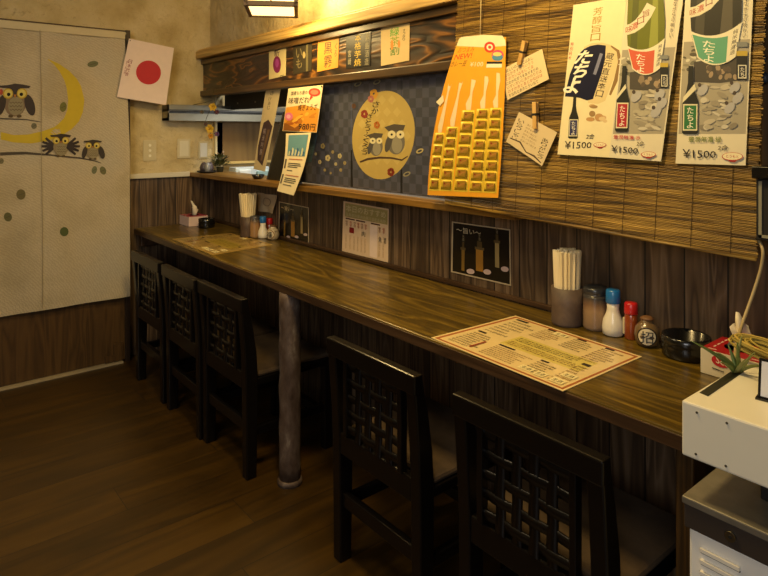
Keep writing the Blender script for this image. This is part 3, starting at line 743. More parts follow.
s.line([(360, 162), (368, 159), (380, 157.5), (392, 158), (402, 160), (408, 156)], [1.5, 2.2, 2, 1.8, 1.6, .8], '4A3420')
s.vtext('さか', [(373, 101), (380, 101), (378, 114), (371, 115)], '1E1812')
s.vtext('さとうふくろう', [(367, 113), (372.5, 114), (367, 156), (361, 154)], '2A2018')
for (x_, y_, c_, r_) in [(374, 94, 'C8902A', 4), (371, 99, 'B06A5A', 3), (364.5, 114, '8A3020', 3.5), (377, 125, 'B0641E', 3), (391, 172, '7A2A14', 3.5), (354, 106, '5A3A20', 2)]:
    for k in range(5): s.ell((x_+r_*.6*math.cos(k*1.257), y_+r_*.8*math.sin(k*1.257)), r_*.45, r_*.6, c_, k*72, 10, up=(k == 0))
for (x_, y_) in [(358, 84), (377, 82), (420, 151), (407, 174)]:
    s.ell((x_, y_), 4, 2.2, '8A8468' if x_ < 420 else 'B0A06A', -25); s.ell((x_, y_), 2.4, 1.1, '3A3A40', -25)
for (x_, y_, r_) in [(323, 146, 2.6), (333, 152, 1.6), (340, 156, 2.4), (328, 158, 3), (320, 162, 2), (336, 164, 1.6), (345, 163, 1.8), (325, 170, 1.4), (341, 170, 1.6), (316, 154, 1.4), (331, 173, 1.2)]:
    for k in range(5): s.ell((x_+r_*.5*math.cos(k*1.257), y_+r_*.7*math.sin(k*1.257)), r_*.4, r_*.5, ['B8AA7A', '9A8A5A'][int(x_) % 2], k*72, 8, up=(k == 0))
finish(s, 'owl_hanging_cloth', 'dark navy cloth with a golden moon and two grey owls covering the hatch', 'cloth')
# black boards left of the navy cloth
b = MB()
s = Sheet('y', 1.545); s.base([(283, 112), (300, 108), (300, 184.5), (266, 181)], flat('14130F', .4), .01)
s.line([(283, 114), (267, 180)], 1.2, '3A3A38')
tag(s.build('menu_board'), 'black slanting board behind the hanging notices left of the navy cloth', 'board')
s = Sheet('y', 1.5607); s.base([(301, 134), (318, 132), (311, 162), (297, 163)], flat('46606E', .5), .0015)
s.line([(302, 148), (314, 147)], 1, '5E7886'); s.line([(301, 156), (312, 155)], 1, '36505E')
finish(s, 'blue_flyer', 'dark teal flyer peeking out behind the white and blue notice', 'poster')

# ------------------------------------------------ hanging notices near the hatch
YN = 1.5135
s = Sheet('y', YN); q = [(288.5, 88.5), (323, 85), (316.5, 132.5), (282.5, 131)]
s.base(q, flat('E4D0A2', .5))
s.poly([bil(q, 0.01, .45), bil(q, .5, .4), bil(q, .99, .5), bil(q, .99, .99), bil(q, .01, .99)], 'D8902A')
for k in range(14):
    rg = random.Random(k+60); s.ell(bil(q, .12+.76*rg.random(), .58+.32*rg.random()), rg.uniform(2, 4.5), rg.uniform(1, 2), ['B8701A', 'E0A83A', 'C27C20', 'A85A14'][k % 4], rg.uniform(-60, 0))
s.poly([bil(q, .02, .8), bil(q, .35, .92), bil(q, .5, .82), bil(q, .5, .99), bil(q, .02, .99)], '8A5214')
s.ell(bil(q, .78, .14), 6, 4.2, 'C8402E'); s.ell(bil(q, .78, .14), 4, 2.4, 'D87A5A'); s.poly([bil(q, .68, .2), bil(q, .76, .24), bil(q, .66, .32)], 'C8402E')
s.text('国産もち豚の', s.sub(q, .1, .58, .08, .17), INK)
s.text('味噌だれ', s.sub(q, .06, .66, .22, .37), INK); s.text('焼ぎょうざ', s.sub(q, .36, .92, .39, .53), INK)
s.ell(bil(q, .13, .66), 4, 4, 'D8708A'); s.ell(bil(q, .12, .66), 2, 2, 'E8A0A8')
s.text('980', s.sub(q, .45, .77, .82, .95), INK); s.text('円', s.sub(q, .8, .94, .82, .96), INK)
b = MB(); s.ell(bil(q, .97, .03), .8, .8, '1A1A1A')
finish(s, 'menu_poster', 'small orange and white gyoza poster with a red bubble and 980 price', 'poster')
s = Sheet('y', YN-.003); q = [(286, 133.5), (311, 131.5), (294, 196), (277, 191)]
qq = lambda a, t_: bil([(286, 133.5), (311, 132.5), (293.5, 195.5), (277, 191)], a, t_)
def wv(p): # slight curl at the foot
    return p
g = [[PY(qq(i/4, j/10)[0]+2.5*math.sin(PI*j/10), qq(i/4, j/10)[1], YN-.003-.066*(j/10)) for i in range(5)] for j in range(11)]
s.slab(g, flat('DCCBA0', .6), .001)
def wq(a, t_): 
    p = g[min(10, int(t_*10))][0]; 
    j = t_*10; j0 = min(9, int(j)); fj = j-j0; i = a*4; i0 = min(3, int(i)); fi = i-i0
    A = g[j0][i0].lerp(g[j0][i0+1], fi); B = g[j0+1][i0].lerp(g[j0+1][i0+1], fi); return A.lerp(B, fj)+Vector((0, -.0012, 0))
s.add([wq(.12, .03), wq(.92, .03), wq(.92, .38), wq(.12, .38)], [(0, 1, 2, 3)], flat('5E8A94', .5))
for k in range(10):
    c_ = .18+.07*k; hh = .06+.03*((k*7) % 3); s.add([wq(c_, .36-hh)+Vector((0, -.0004, 0)), wq(c_+.06, .36-hh*.8)+Vector((0, -.0004, 0)), wq(c_+.07, .375)+Vector((0, -.0004, 0)), wq(c_-.02, .375)+Vector((0, -.0004, 0))], [(0, 1, 2, 3)], flat(['B8B890', '2E5A80', 'C8C4A0', '4A7A9A'][k % 4], .5))
for k, (t_, a1, c_) in enumerate([(.43, .85, 'B06A4A'), (.5, .8, '3A3A30'), (.53, .85, '3A3A30'), (.56, .7, '4A4A3A'), (.62, .5, '6A6450'), (.7, .9, 'B06A4A'), (.75, .8, '4A4A3A'), (.78, .85, '4A4A3A'), (.81, .8, '4A4A3A'), (.86, .7, '5A5A48')]):
    s.add([wq(.22, t_), wq(a1, t_), wq(a1, t_+.014), wq(.22, t_+.014)], [(0, 1, 2, 3)], flat(c_, .6))
for t_ in (.44, .7): s.add([wq(.05, t_), wq(.13, t_), wq(.13, t_+.16), wq(.05, t_+.16)], [(0, 1, 2, 3)], flat('5A5448', .6))
finish(s, 'paper_notice', 'long white notice with a blue photo on top, curling over the ledge', 'notice')
# tall narrow leaning sign in a black tray
s = Sheet('y', 1.54); q = [(266, 89), (280.5, 88), (264.5, 171.5), (253.5, 169)]
s.base(q, flat('CDB98A', .6), .003)
s.text('さ', s.sub(q, .35, .6, .03, .08), INK); s.vtext('けあじ', s.sub(q, .3, .5, .10, .26), '6A5A44')
s.poly([bil(q, .22, .42), bil(q, .55, .38), bil(q, .95, .46), bil(q, .72, .94), bil(q, .2, .88), bil(q, .08, .7)], '3E2C2E')
s.poly([bil(q, .62, .5), bil(q, .8, .5), bil(q, .62, .88), bil(q, .45, .88)], '6A5038'); s.vtext('純米吟醸', s.sub(q, .3, .5, .48, .82), '9A8A88')
finish(s, 'sake_strip_sign', 'narrow cream sign with a dark bottle picture leaning in the hatch', 'sign')
b = MB(); c = PY(259, 172, 1.535); b.lathe([(.02, 0), (.028, .006), (.034, .022), (.031, .022), (.022, .008)], (c.x, 1.53, 1.0225), M['black'], 20)
tag(b.build('black_dish'), 'small black dish on the ledge at the foot of the leaning sign', 'dish')

# ================================================================== LEFT WALL: CURTAIN
XC = -3.515
def wr(p):
    return Vector((.0045*math.sin(p.y*19+1)+.0013*math.sin(p.y*43+p.z*2.1)+.002*math.sin(p.z*7+p.y*5), 0, 0))
cu = thing('owl_curtain', 'long greyish cloth curtain printed with a yellow moon and owls on the left wall', 'curtain', (XC, .6, .36))
def yz(u, v): p = PX(u, v, XC); return p
s = Sheet('x', XC, .00007, wr)
tl = PX(125, 36, XC); 
Y1t, Y1b = 1.050, 1.078; ZT, ZB = 1.80, .362
g = []
for j in range(41):
    t = j/40; z = ZT+(ZB-ZT)*t; row = []
    for i in range(141):
        a = i/140; ye = Y1t+(Y1b-Y1t)*min(1, t*2.2); y = -.12+(ye+.12)*a; p = Vector((XC, y, z)); row.append(p+wr(p))
    g.append(row)
s.slab(g, M['cloth'], .0015)
def spoly(pts, m): s.poly(densify(pts), m)
def densify(pts, step=9):
    o = []
    for i, p in enumerate(pts):
        q_ = pts[(i+1) % len(pts)]; n = max(1, int(math.hypot(q_[0]-p[0], q_[1]-p[1])/step))
        o += [lerp(p, q_, k/n) for k in range(n)]
    return o
# moon as a strip of quads
mo = [(47.5, 59), (59, 64), (69.4, 71), (77, 79), (81, 86), (84.4, 100), (83, 112), (79, 121.5), (72, 129), (64, 134), (48, 141), (31, 143.5), (14, 142.5), (1, 139.5)]
mi_ = [(47.5, 59.6), (54, 65), (59.5, 72), (64, 80), (66.5, 88), (68, 100), (67.2, 110), (64, 118), (58, 124), (54, 127), (43, 131), (28, 134.5), (14, 135), (1, 132)]
def dense(P, n=5):
    return [lerp(P[i], P[i+1], k/n) for i in range(len(P)-1) for k in range(n)]+[P[-1]]
mo = dense(mo); mi_ = dense(mi_)
MO = flat('C4AC30', .9); s.lay += 2
vs = [s.pt(p, s.lay*.00007+.0006) for p in mo+mi_]; n_ = len(mo); s.add(vs, [(i, i+1, n_+i+1, n_+i) for i in range(n_-1)], MO)
for c_ in [((93, 64), 5.5, 3, '5E6240', -10), ((63, 107), 3.5, 5, '66662E', 10), ((34, 126), 2.8, 3, '66624A', 0), ((21, 194.5), 4.6, 5.2, '645A30', 0), ((8, 217), 4, 4.6, '5C5A36', -20), ((64, 231.5), 4.4, 4.6, '4E5A30', 10), ((1, 161), 3, 3, '706A4C', 0), ((94.5, 170), 2.6, 4, '6A6E50', 15), ((103, 170.5), 3, 4.2, '66643E', -20)]:
    s.ell(c_[0], c_[1], c_[2], c_[3], c_[4]); s.line([(c_[0][0]-c_[1]*.6, c_[0][1]+1), (c_[0][0]+c_[1]*.6, c_[0][1]-1)], .5, '4A4630')
BR = flat('4E463C', .9)
s.line([(0, 154), (10, 153.5), (25, 153), (45, 154.5), (60, 156), (80, 158), (95, 161), (101, 163)], [3.2, 3, 2.6, 1.8, 1.6, 1.4, 1, .6], BR)
s.line([(0, 118.5), (12, 119), (26, 119.5), (41, 122)], [1.4, 1.2, 1, .5], BR)
def owl(cx, cy, k, body, dark, wing=None, eye=4.6):
    """cx,cy centre between the eyes"""
    E = lambda x, y, rx, ry, c_, r_=0, seg=16: s.ell((cx+x*k, cy+y*k), rx*k, ry*k, c_, r_, seg)
    if wing == 'open':
        for sd in (-1, 1):
            for a in range(5): 
                an = math.radians(-50+a*25); s.line([(cx+sd*8*k, cy+8*k), (cx+sd*(10+17*math.cos(an))*k, cy+(8+15*math.sin(an))*k)], [4.5*k, 3*k], dark)
    E(0, 9, 10.5, 13, body); E(1, 12, 7.5, 9, flat('8E8468', .9))
    for r_ in range(3):
        for c_ in range(4): s.line([(cx+(-5+c_*3)*k, cy+(8+r_*3.4)*k), (cx+(-3.6+c_*3)*k, cy+(9.4+r_*3.4)*k), (cx+(-2.2+c_*3)*k, cy+(8+r_*3.4)*k)], .6*k, flat('5E5038', .9))
    if wing != 'open':
        E(14, 11, 4.6, 10.5, dark, -16)
        E(-13, 11, 4, 10, dark, 14)
    s.poly([(cx-15*k, cy-7.5*k), (cx-7*k, cy-8*k), (cx, cy-9.5*k), (cx+8*k, cy-8.5*k), (cx+15*k, cy-7*k), (cx+13*k, cy-5*k), (cx+7*k, cy-5*k), (cx+2*k, cy+3*k), (cx-1.5*k, cy+3*k), (cx-6*k, cy-5*k), (cx-14*k, cy-5.5*k)], dark)
    for sd in (-1, 1):
        E(sd*6.6, 0, eye, eye, flat('B89A2A', .9)); E(sd*6.4, 0, eye*.78, eye*.78, flat('CFC06A', .9)); E(sd*6.0, .8, 1.7, 1.7, flat('14100C', .9))
    s.poly([(cx-1.5*k, cy+1*k), (cx+1.5*k, cy+1*k), (cx, cy+4.5*k)], 'A86A1E')
    for sd in (-1, 1): E(sd*4, 21.5, 2.4, 1.5, flat('5A4A30', .9))
owl(15, 93.5, 1.05, '7A6650', '2E2220', eye=5); s.ell((1, 92), 2, 3, 'A8402E')
owl(60.5, 140.5, .72, '86775A', '2C2222', 'open', 5); owl(92.5, 145.5, .62, '86775A', '2E2620', eye=5)
s.line([(39.5, 30), (40.5, 90), (41, 160), (42, 230), (42, 308)], .5, '8A8068')
part(s, 'cloth_panel', cu)
b = MB(); b.tube([(XC-.006, -.25, 1.805), (XC-.006, 1.055, 1.805)], .009, flat('CFC4A2', .5), 10); part(b, 'rod', cu)
b = MB(); b.box(XC-.014, XC+.008, -.12, 1.052, 1.772, 1.812, flat('C8BA96', .9)); part(b, 'rod_sleeve', cu, .004)
for yy in (-.2, 1.06):
    b = MB(); b.tube([(XC-.006, yy, 1.805), (-3.545, yy, 1.805)], .004, M['dsteel'], 6); part(b, 'hook', cu)

# flag
s = Sheet('x', -3.495, .0003); q = [(129, 38.5), (174, 48), (166, 105), (117, 97)]
s.base(q, flat('E6D2C8', .8), .001, 6, 6)
s.ell((148.5, 72.5), 12.5, 12, 'B8182A', 15, 40); s.vtext('日本代表', [(129, 59), (132.5, 60), (128, 76.5), (124.5, 76)], '8A2A38')
s.vtext('がんば', [(126.5, 60), (128.4, 60), (125.6, 74), (123.6, 74)], '8A2A38')
o = finish(s, 'japan_flag', 'small white flag with a red disc pinned beside the curtain top', 'flag')
b = MB(); p = PX(129, 40, -3.5); b.tube([(-3.601, p.y+.004, p.z), (-3.492, p.y+.004, p.z-.004)], .003, M['dsteel'], 6); b.build('pin', o)

# switches
def plate(u, v, w, h, kind, label):
    c = PX(u, v, XL); root = thing('outlet_plate' if kind == 'dots' else 'switch_plate', label, 'switch plate' if kind != 'dots' else 'outlet', (XL, c.y, c.z), 0)
    q = MB(); q.box(XL, XL+.006, c.y-w/2, c.y+w/2, c.z-h/2, c.z+h/2, flat('C6B88E', .4)); part(q, 'cover', root, .002)
    q = MB()
    if kind == 'dots':
        for k in (-1, 0, 1): q.lathe([(.0, -.002), (.009, -.002), (.009, .002), (0, .002)], (0, 0, 0), flat('E4DCC0', .4), 12)
        q = MB()
        for k in (-1, 0, 1): q.tube([(XL+.006, c.y, c.z+k*.03), (XL+.009, c.y, c.z+k*.03)], .008, flat('E8E0C4', .4), 12)
        part(q, 'socket', root)
    else:
        q.box(XL+.006, XL+.009, c.y-w*.34, c.y+w*.34, c.z-h*.4, c.z+h*.4, flat('D2C8A4' if kind == 'plain' else 'DAD6C6', .3)); part(q, 'rocker', root, .001)
plate(149.5, 150.5, .075, .12, 'dots', 'wall outlet with three round dots, nearest the owl curtain')
plate(183.5, 148.5, .08, .115, 'plain', 'plain beige switch plate in the middle of the left wall plaster')
plate(203, 150, .062, .105, 'shiny', 'shiny switch plate nearest the hatch corner')

# steel shelf reaching into the kitchen
b = MB(); b.box(XL, XL+.10, 1.285, 2.6, 1.33, 1.345, M['steel']); b.box(XL+.085, XL+.10, 1.285, 2.6, 1.345, 1.372, M['steel']); b.box(XL, XL+.10, 1.285, 2.6, 1.385, 1.395, M['dsteel']); b.box(XL+.085, XL+.10, 1.285, 2.6, 1.395, 1.422, M['steel'])
b.box(XL, XL+.015, 1.29, 2.6, 1.34, 1.415, M['dsteel']); b.box(XL, XL+.10, 1.285, 1.29, 1.33, 1.42, M['steel'])
tag(b.build('steel_shelf'), 'narrow double stainless steel shelf on the left wall running into the kitchen', 'shelf')
# kitchen things
p0 = PX(214, 122, -3.62)
b = MB(); b.box(-3.618, -3.60, 1.625, 2.75, 1.08, 1.325, M['kpanel']); b.box(-3.618, -3.595, 1.64, 2.75, 1.065, 1.08, flat('C8A860', .5)); tag(b.build('kitchen_board'), 'golden brown wooden board on the kitchen wall seen through the hatch', 'board')
b = MB(); b.box(-3.595, -3.50, 1.70, 1.93, .80, 1.045, flat('DCE6E4', .3, coat=.4)); b.box(-3.51, -3.49, 1.72, 1.80, .95, 1.03, flat('F0F4F2', .3)); b.box(-3.51, -3.488, 1.84, 1.92, .94, 1.02, flat('A8C4BC', .3)); b.box(-3.61, -3.50, 1.70, 2.6, .76, .80, M['steel']); tag(b.build('kitchen_worktop', bevel=.004), 'pale white kitchen unit glimpsed below the wooden board', 'worktop')
# dark beam underside rail beyond
b = MB(); b.box(-3.58, -1.3, 1.665, 1.70, 1.40, 1.50, M['mblack'])
for k in range(5): b.box(-3.4+k*.22, -3.39+k*.22, 1.66, 1.665, 1.43, 1.44, M['steel'])
tag(b.build('shutter_rail'), 'dark rail with small screws under the beam inside the hatch', 'rail')

# ledge ornaments
c = PX(207, 172, -3.50)
root = thing('ornament_dish', 'small dark plate with grey stone ornaments at the left end of the ledge', 'ornament', (c.x, c.y, 1.022))
b = MB(); b.lathe([(.035, 0), (.055, .006), (.06, .012), (.052, .009), (0, .006)], (0, 0, 0), M['mblack'], 24); b.build('plate', root)
for k, (dx, dy, r_, c_) in enumerate([(-.02, -.01, .026, '4A4044'), (.012, .0, .024, '6E6A6C'), (.0, .02, .02, '55484E'), (.03, -.012, .015, '8A8A88')]):
    b = MB(); b.lathe([(0, .007), (r_*.8, .008), (r_, .03), (r_*.75, .05), (r_*.3, .062), (0, .064)], (dx, dy, 0), flat(c_, .4, coat=.3), 10); b.build('stone', root)
c = PX(220, 172, -3.52); c.y -= .02
root = thing('potted_plant', 'small leafy plant with pinkish buds on the ledge by the hatch corner', 'plant', (c.x, c.y+.02, 1.0225))
b = MB(); b.lathe([(.018, 0), (.022, .03), (.024, .032), (.0, .028)], (0, 0, 0), flat('3A3A28', .5), 16); b.build('pot', root)
b = MB(); rg = random.Random(8)
for k in range(46):
    an = rg.uniform(0, 2*PI); r_ = rg.uniform(.01, .06); z = rg.uniform(.03, .13); d = Vector((math.cos(an), math.sin(an), rg.uniform(.2, 1))).normalized(); base = Vector((r_*.4*math.cos(an), r_*.4*math.sin(an), z*.6+.01)); sd = d.cross(UP).normalized()*.012
    tip = base+d*.05; mid = (base+tip)/2
    b.add([base, mid+sd, tip, mid-sd, mid+Vector((0, 0, .003))], [(0, 1, 4), (1, 2, 4), (2, 3, 4), (3, 0, 4)], flat('4E5228', .6))
b.build('foliage', root)
b = MB()
for k in range(7):
    an = rg.uniform(0, 2*PI); p = Vector((.022*math.cos(an), .022*math.sin(an), rg.uniform(.085, .13))); b.tube([(0, 0, .03), p*.7, p], .0012, flat('5A4A2A', .7), 5); b.lathe([(0, -.006), (.007, 0), (0, .007)], p, flat('A88A6A', .6), 8)
b.build('buds', root)
# flower garland hanging from the beam
c = PY(212, 100, 1.47)
root = thing('flower_garland', 'dangling garland of yellow and purple artificial flowers at the beam left end', 'garland', tuple(c))
b = MB(); pts = [PY(214, 88, 1.518), PY(213, 94, 1.49), PY(215, 102, 1.47), PY(209, 112, 1.47), PY(205, 122, 1.47), PY(210, 132, 1.47), PY(212, 141, 1.47)]; b.tube(pts, .0016, flat('4A4424', .7), 6)
pts = [PY(213, 100, 1.47), PY(203, 103, 1.49), PY(193, 105, 1.45)]; b.tube(pts, .0016, flat('4A4424', .7), 6); part(b, 'stem', root)
for (u, v, r_, c_, seed) in [(213, 107, .024, 'B8921E', 1), (210, 129, .026, 'C09A22', 2), (217, 112, .015, '4A2A3A', 3), (217, 134, .015, '4E3462', 4), (206, 124, .013, '4E423A', 5), (202, 112, .014, '5E5A4A', 6), (211, 136, .017, 'B8801E', 7)]:
    p = PY(u, v, 1.468); b = MB(); rg = random.Random(seed)
    for k in range(6):
        an = k*PI/3+rg.uniform(-.3, .3); d = (R*math.cos(an)+UP*math.sin(an)-F*.35).normalized(); sd = d.cross(F).normalized()*r_*.5
        b.add([p, p+d*r_*.6+sd, p+d*r_*1.15, p+d*r_*.6-sd, p+d*r_*.6-F*.003], [(0, 1, 4), (1, 2, 4), (2, 3, 4), (3, 0, 4)], flat(c_, .6))
    b.lathe([(0, -.004), (.004, 0), (0, .004)], p+Vector((0, -.004, 0)), flat('7A3A1A' if r_ > .012 else c_, .6), 8)
    part(b, 'flower', root)

# ================================================================== COUNTER THINGS
ZC = .7205
def menu(quad, label, seed, old=False):
    s = Sheet('z', ZC+.0012, .00006); s.base(quad, flat('E2CA92' if not old else 'A88C48', .35, coat=.4), .0012)
    s.poly(quad and [bil(quad, .015, .02), bil(quad, .985, .02), bil(quad, .985, .98), bil(quad, .015, .98)], '9C5A2A' if not old else '8A6A30')
    s.poly([bil(quad, .035, .045), bil(quad, .965, .045), bil(quad, .965, .955), bil(quad, .035, .955)], flat('E0C78E' if not old else 'A68A4A', .35, coat=.4))
    Q = lambda a, b_, c_, d_: s.sub(quad, a, b_, c_, d_)
    s.poly(Q(.28, .88, .36, .62), flat('D2BE62' if not old else 'A8923A', .35, coat=.4))
    br = flat('6A4218', .5); dk = flat('2E2010', .5); lt = flat('E6D6A0', .4)
    # s runs along the counter
    for k, (a, b_, c_, d_, rows, n) in enumerate([(.07, .26, .10, .50, 5, 7), (.29, .48, .08, .30, 4, 9), (.52, .70, .08, .30, 4, 9), (.74, .93, .08, .40, 6, 9), (.07, .26, .58, .92, 6, 9), (.30, .58, .68, .92, 5, 13), (.62, .78, .68, .92, 4, 8), (.82, .94, .50, .92, 7, 6), (.30, .86, .39, .48, 1, 16), (.30, .86, .50, .59, 1, 16)]):
        small_rows(s, Q(a, b_, c_, d_), rows+2, br if k % 2 else dk, seed+k, n=n+3, pad=.4)
    for (a, b_, c_, d_) in [(.06, .15, .06, .09), (.30, .36, .05, .075), (.53, .60, .05, .075), (.75, .82, .05, .075), (.07, .13, .53, .56), (.30, .42, .64, .665), (.62, .68, .64, .665), (.82, .88, .44, .48)]:
        s.poly(Q(a, b_, c_, d_), dk)
    for (a, b_, c_, d_) in [(.37, .47, .06, .13), (.60, .70, .84, .92), (.72, .80, .84, .93), (.84, .94, .84, .93), (.84, .94, .70, .78)]:
        s.poly(Q(a, b_, c_, d_), lt); s.text('生酒', s.sub(Q(a, b_, c_, d_), .15, .85, .2, .8), dk)
    s.poly([bil(quad, .22, .70), bil(quad, .235, .70), bil(quad, .235, .9), bil(quad, .22, .9)], '8A3A18')
    return finish(s, 'paper_menu', label, 'menu', 'menus lying on the counter')
menu([(515.5, 315.5), (642, 356.5), (563, 391), (431, 337.5)], 'cream laminated menu sheet with dense print on the near half of the counter', 100)
menu([(231, 233), (273, 244.5), (213, 255), (172, 239)], 'golden menu sheet at the far left end of the counter', 200, True)

def at(u, v): return PZ(u, v, ZC)
def lathe_part(prof, m, name, root, seg=28, label=None):
    q = MB(); q.lathe(prof, (0, 0, 0), m, seg); o = q.build(name, root)
    if label: o['label'] = label
    return o
STICK = wood('chopstick_wood', ['DCC89A', 'E8D8B0', 'F2E6C6'], 'Z', 10, 60, 2, .6, .05)
def chopstick_cup(u, v, r, h, top, spread, n, mat, label, base=.88):
    c = at(u, v); root = thing('chopstick_cup', label[0], 'cup', (c.x, c.y, ZC))
    lathe_part([(r*.95, 0), (r, .006), (r*.98, h*.5), (r, h), (r*.88, h), (r*.86, .01), (0, .008)], mat, 'cup', root)
    # bundle of chopsticks: each its own thing
    rg = random.Random(int(u)); made = 0; first = None
    rings = [(.1, 3), (.38, 7), (.68, 13), (.97, 19)]
    sw = .0046
    for fr, cnt in rings:
        for k in range(cnt):
            an = 2*PI*k/cnt+fr*2; rr = r*.86-.004
            x0, y0 = fr*rr*base*math.cos(an), fr*rr*base*math.sin(an); x1, y1 = x0*spread, y0*spread
            ht = top+rg.uniform(-.003, .003)
            if first is None or True:
                q = MB(); d = Vector((x1-x0, y1-y0, ht-.011))
                rot = Matrix.Rotation(rg.uniform(0, 1.5), 4, 'Z'); quat = d.to_track_quat('Z', 'Y').to_matrix().to_4x4()
                q.box(-sw, sw, -sw*.8, sw*.8, 0, d.length, STICK, quat @ rot)
                o = q.build('chopstick'); o.location = (c.x+x0, c.y+y0, ZC+.011)
                tag(o, label[1], 'chopstick', label[2])
                first = o
    return root
CLAY = blotchy('clay', ['4A3C34', '5A4A40', '6A5A4E'], 14, .6, .2, 80, .003)
chopstick_cup(567, 323.5, .0435, .105, .208, 1.24, 37, CLAY, ('brown clay cup of chopsticks beside the striped jar on the near counter', 'pale wooden chopstick in the near clay cup', 'chopsticks in the near clay cup'))
CL2 = blotchy('dark_clay', ['3A2A20', '4A382C', '58463A'], 14, .6, .2, 80, .003)
chopstick_cup(248, 236.5, .040, .105, .222, 1.95, 37, CL2, ('dark brown clay cup of chopsticks at the far left of the counter', 'pale wooden chopstick in the far dark cup', 'chopsticks in the far dark cup'), .72)

JAR = grad_mat('jar_glaze', [(0, '7A6450'), (.45, '96795A'), (.6, '7A5C44'), (.75, '3E3A3A'), (1, '24262C')], 0, .117, .35, .3)
JAR2 = grad_mat('jar_glaze_far', [(0, '8A6A44'), (.6, '9A744A'), (.8, '5A5048'), (1, '30343A')], 0, .115, .35, .3)
def jar(u, v, r, h, mat, label):
    c = at(u, v); root = thing('ceramic_jar', label, 'jar', (c.x, c.y, ZC), 0)
    pr = [(r*.9, 0), (r*.97, .005)]
    for k in range(9):
        z = .01+k*h*.085; pr += [(r*(1+.0*k), z), (r*.975, z+h*.04)]
    pr += [(r*.97, h*.80), (r*.93, h*.84), (r*.97, h*.86)]
    lathe_part(pr, mat, 'body', root)
    lathe_part([(r*.97, h*.86), (r*.99, h*.88), (r*.98, h*.96), (r*.9, h), (r*.55, h*1.0), (r*.5, h*.985), (0, h*.985)], mat, 'lid', root)
jar(595, 328.5, .0325, .117, JAR, 'tan and black ceramic jar between near chopstick cup and blue-capped bottle')
jar(255, 237.5, .026, .112, JAR2, 'small brown ceramic jar beside the far chopstick cup')
def salt(u, v, k, label):
    c = at(u, v); root = thing('salt_bottle', label, 'bottle', (c.x, c.y, ZC))
    lathe_part([(.022*k, 0), (.0275*k, .004*k), (.0285*k, .02*k), (.026*k, .04*k), (.018*k, .058*k), (.0155*k, .07*k), (.0165*k, .088*k), (.014*k, .09*k)], flat('E4DCC8', .3, coat=.4), 'body', root)
    o = lathe_part([(.018*k, .086*k), (.019*k, .088*k), (.0185*k, .119*k), (.016*k, .122*k), (0, .1225*k)], flat('1A66A8', .35, coat=.3), 'cap', root); o['label'] = 'bright blue cap'
salt(613, 334.5, 1, 'white glass salt bottle with a blue cap beside the red-capped shaker')
salt(263, 238, .92, 'white salt bottle with a blue cap in the far condiment group')
def shaker(u, v, k, label):
    c = at(u, v); root = thing('spice_shaker', label, 'shaker', (c.x, c.y, ZC))
    lathe_part([(.015*k, 0), (.0165*k, .003), (.0165*k, .064*k), (.015*k, .067*k)], flat('8A3E18', .25, coat=.6), 'glass_body', root, 20)
    q = MB()
    q.box(-.0169*k, -.0120*k, -.0118*k, -.004*k, .012*k, .055*k, flat('C8B890', .5)); q.build('label_strip', root)
    lathe_part([(.0168*k, .066*k), (.0175*k, .069*k), (.017*k, .092*k), (.0145*k, .096*k), (0, .097*k)], flat('B81A1A', .35, coat=.3), 'cap', root, 20)
shaker(631, 338.5, 1, 'slim spice shaker with red cap and orange contents on the near counter')
shaker(269.5, 236.5, 1.0, 'spice shaker with a red cap in the far condiment group')
def pot(u, v, k, label, white=False):
    c = at(u, v); root = thing('condiment_pot', label, 'pot', (c.x, c.y, ZC))
    lathe_part([(.019*k, 0), (.026*k, .008*k), (.029*k, .025*k), (.0265*k, .042*k), (.017*k, .053*k), (.0135*k, .056*k), (.014*k, .062*k)], flat('6A5436' if not white else 'B8A888', .3, coat=.5), 'body', root)
    lathe_part([(.0145*k, .061*k), (.016*k, .064*k), (.010*k, .068*k), (0, .069*k)], flat('6E4A2A', .6), 'stopper', root, 20)
    # painted round mark facing the room
    d = Vector((-c.x, -c.y, 0)).normalized() if not white else Vector((.45, -.9, 0)).normalized(); sd = Vector((-d.y, d.x, 0))
    q = MB(); ctr = Vector((0, 0, .027*k)) + d*.0265*k
    def ring(rad, m, off, seg=24):
        pts = []
        for i in range(seg):
            a = 2*PI*i/seg; p = ctr+sd*rad*math.cos(a)*k+UP*rad*math.sin(a)*k; rr = .0292*k*math.sqrt(max(.05, 1-((p.z-.027*k)/(.055*k))**2))
            lat = (p-d*p.dot(d)); lat.z = 0; dep = math.sqrt(max(0, rr*rr-lat.length_squared)); pts.append(Vector((0, 0, p.z))+lat+d*(dep+off))
        cc = ctr+d*(.0032*k+off); q.add(pts+[cc], [(i, (i+1) % seg, seg) for i in range(seg)], m, True)
    ring(.0215, flat('1C140E' if not white else '8A5A18', .4), .0003); ring(.019, flat('DCCDA8', .4), .0006)
    vs, fs = glyphs('招' if not white else '福')
    P = []
    for x, y in vs: P.append(ctr+sd*(x-.5)*.028*k+UP*(y-.5)*.028*k+d*(.0035*k+.0008))
    q.add(P, fs, flat('1C140E', .4)); q.flatonly = True
    q.build('painted_mark', root)
    if white:
        q = MB(); q.tube([(.02, 0, .04), (.036, -.006, .055)], [.007, .006], flat('B8A888', .3), 10); q.build('spout', root)
pot(647, 345, 1.08, 'small round brown pot with a painted character beside the red-capped shaker')
pot(273, 239.5, 1.1, 'small pale round pot with a spout in the far condiment group', True)
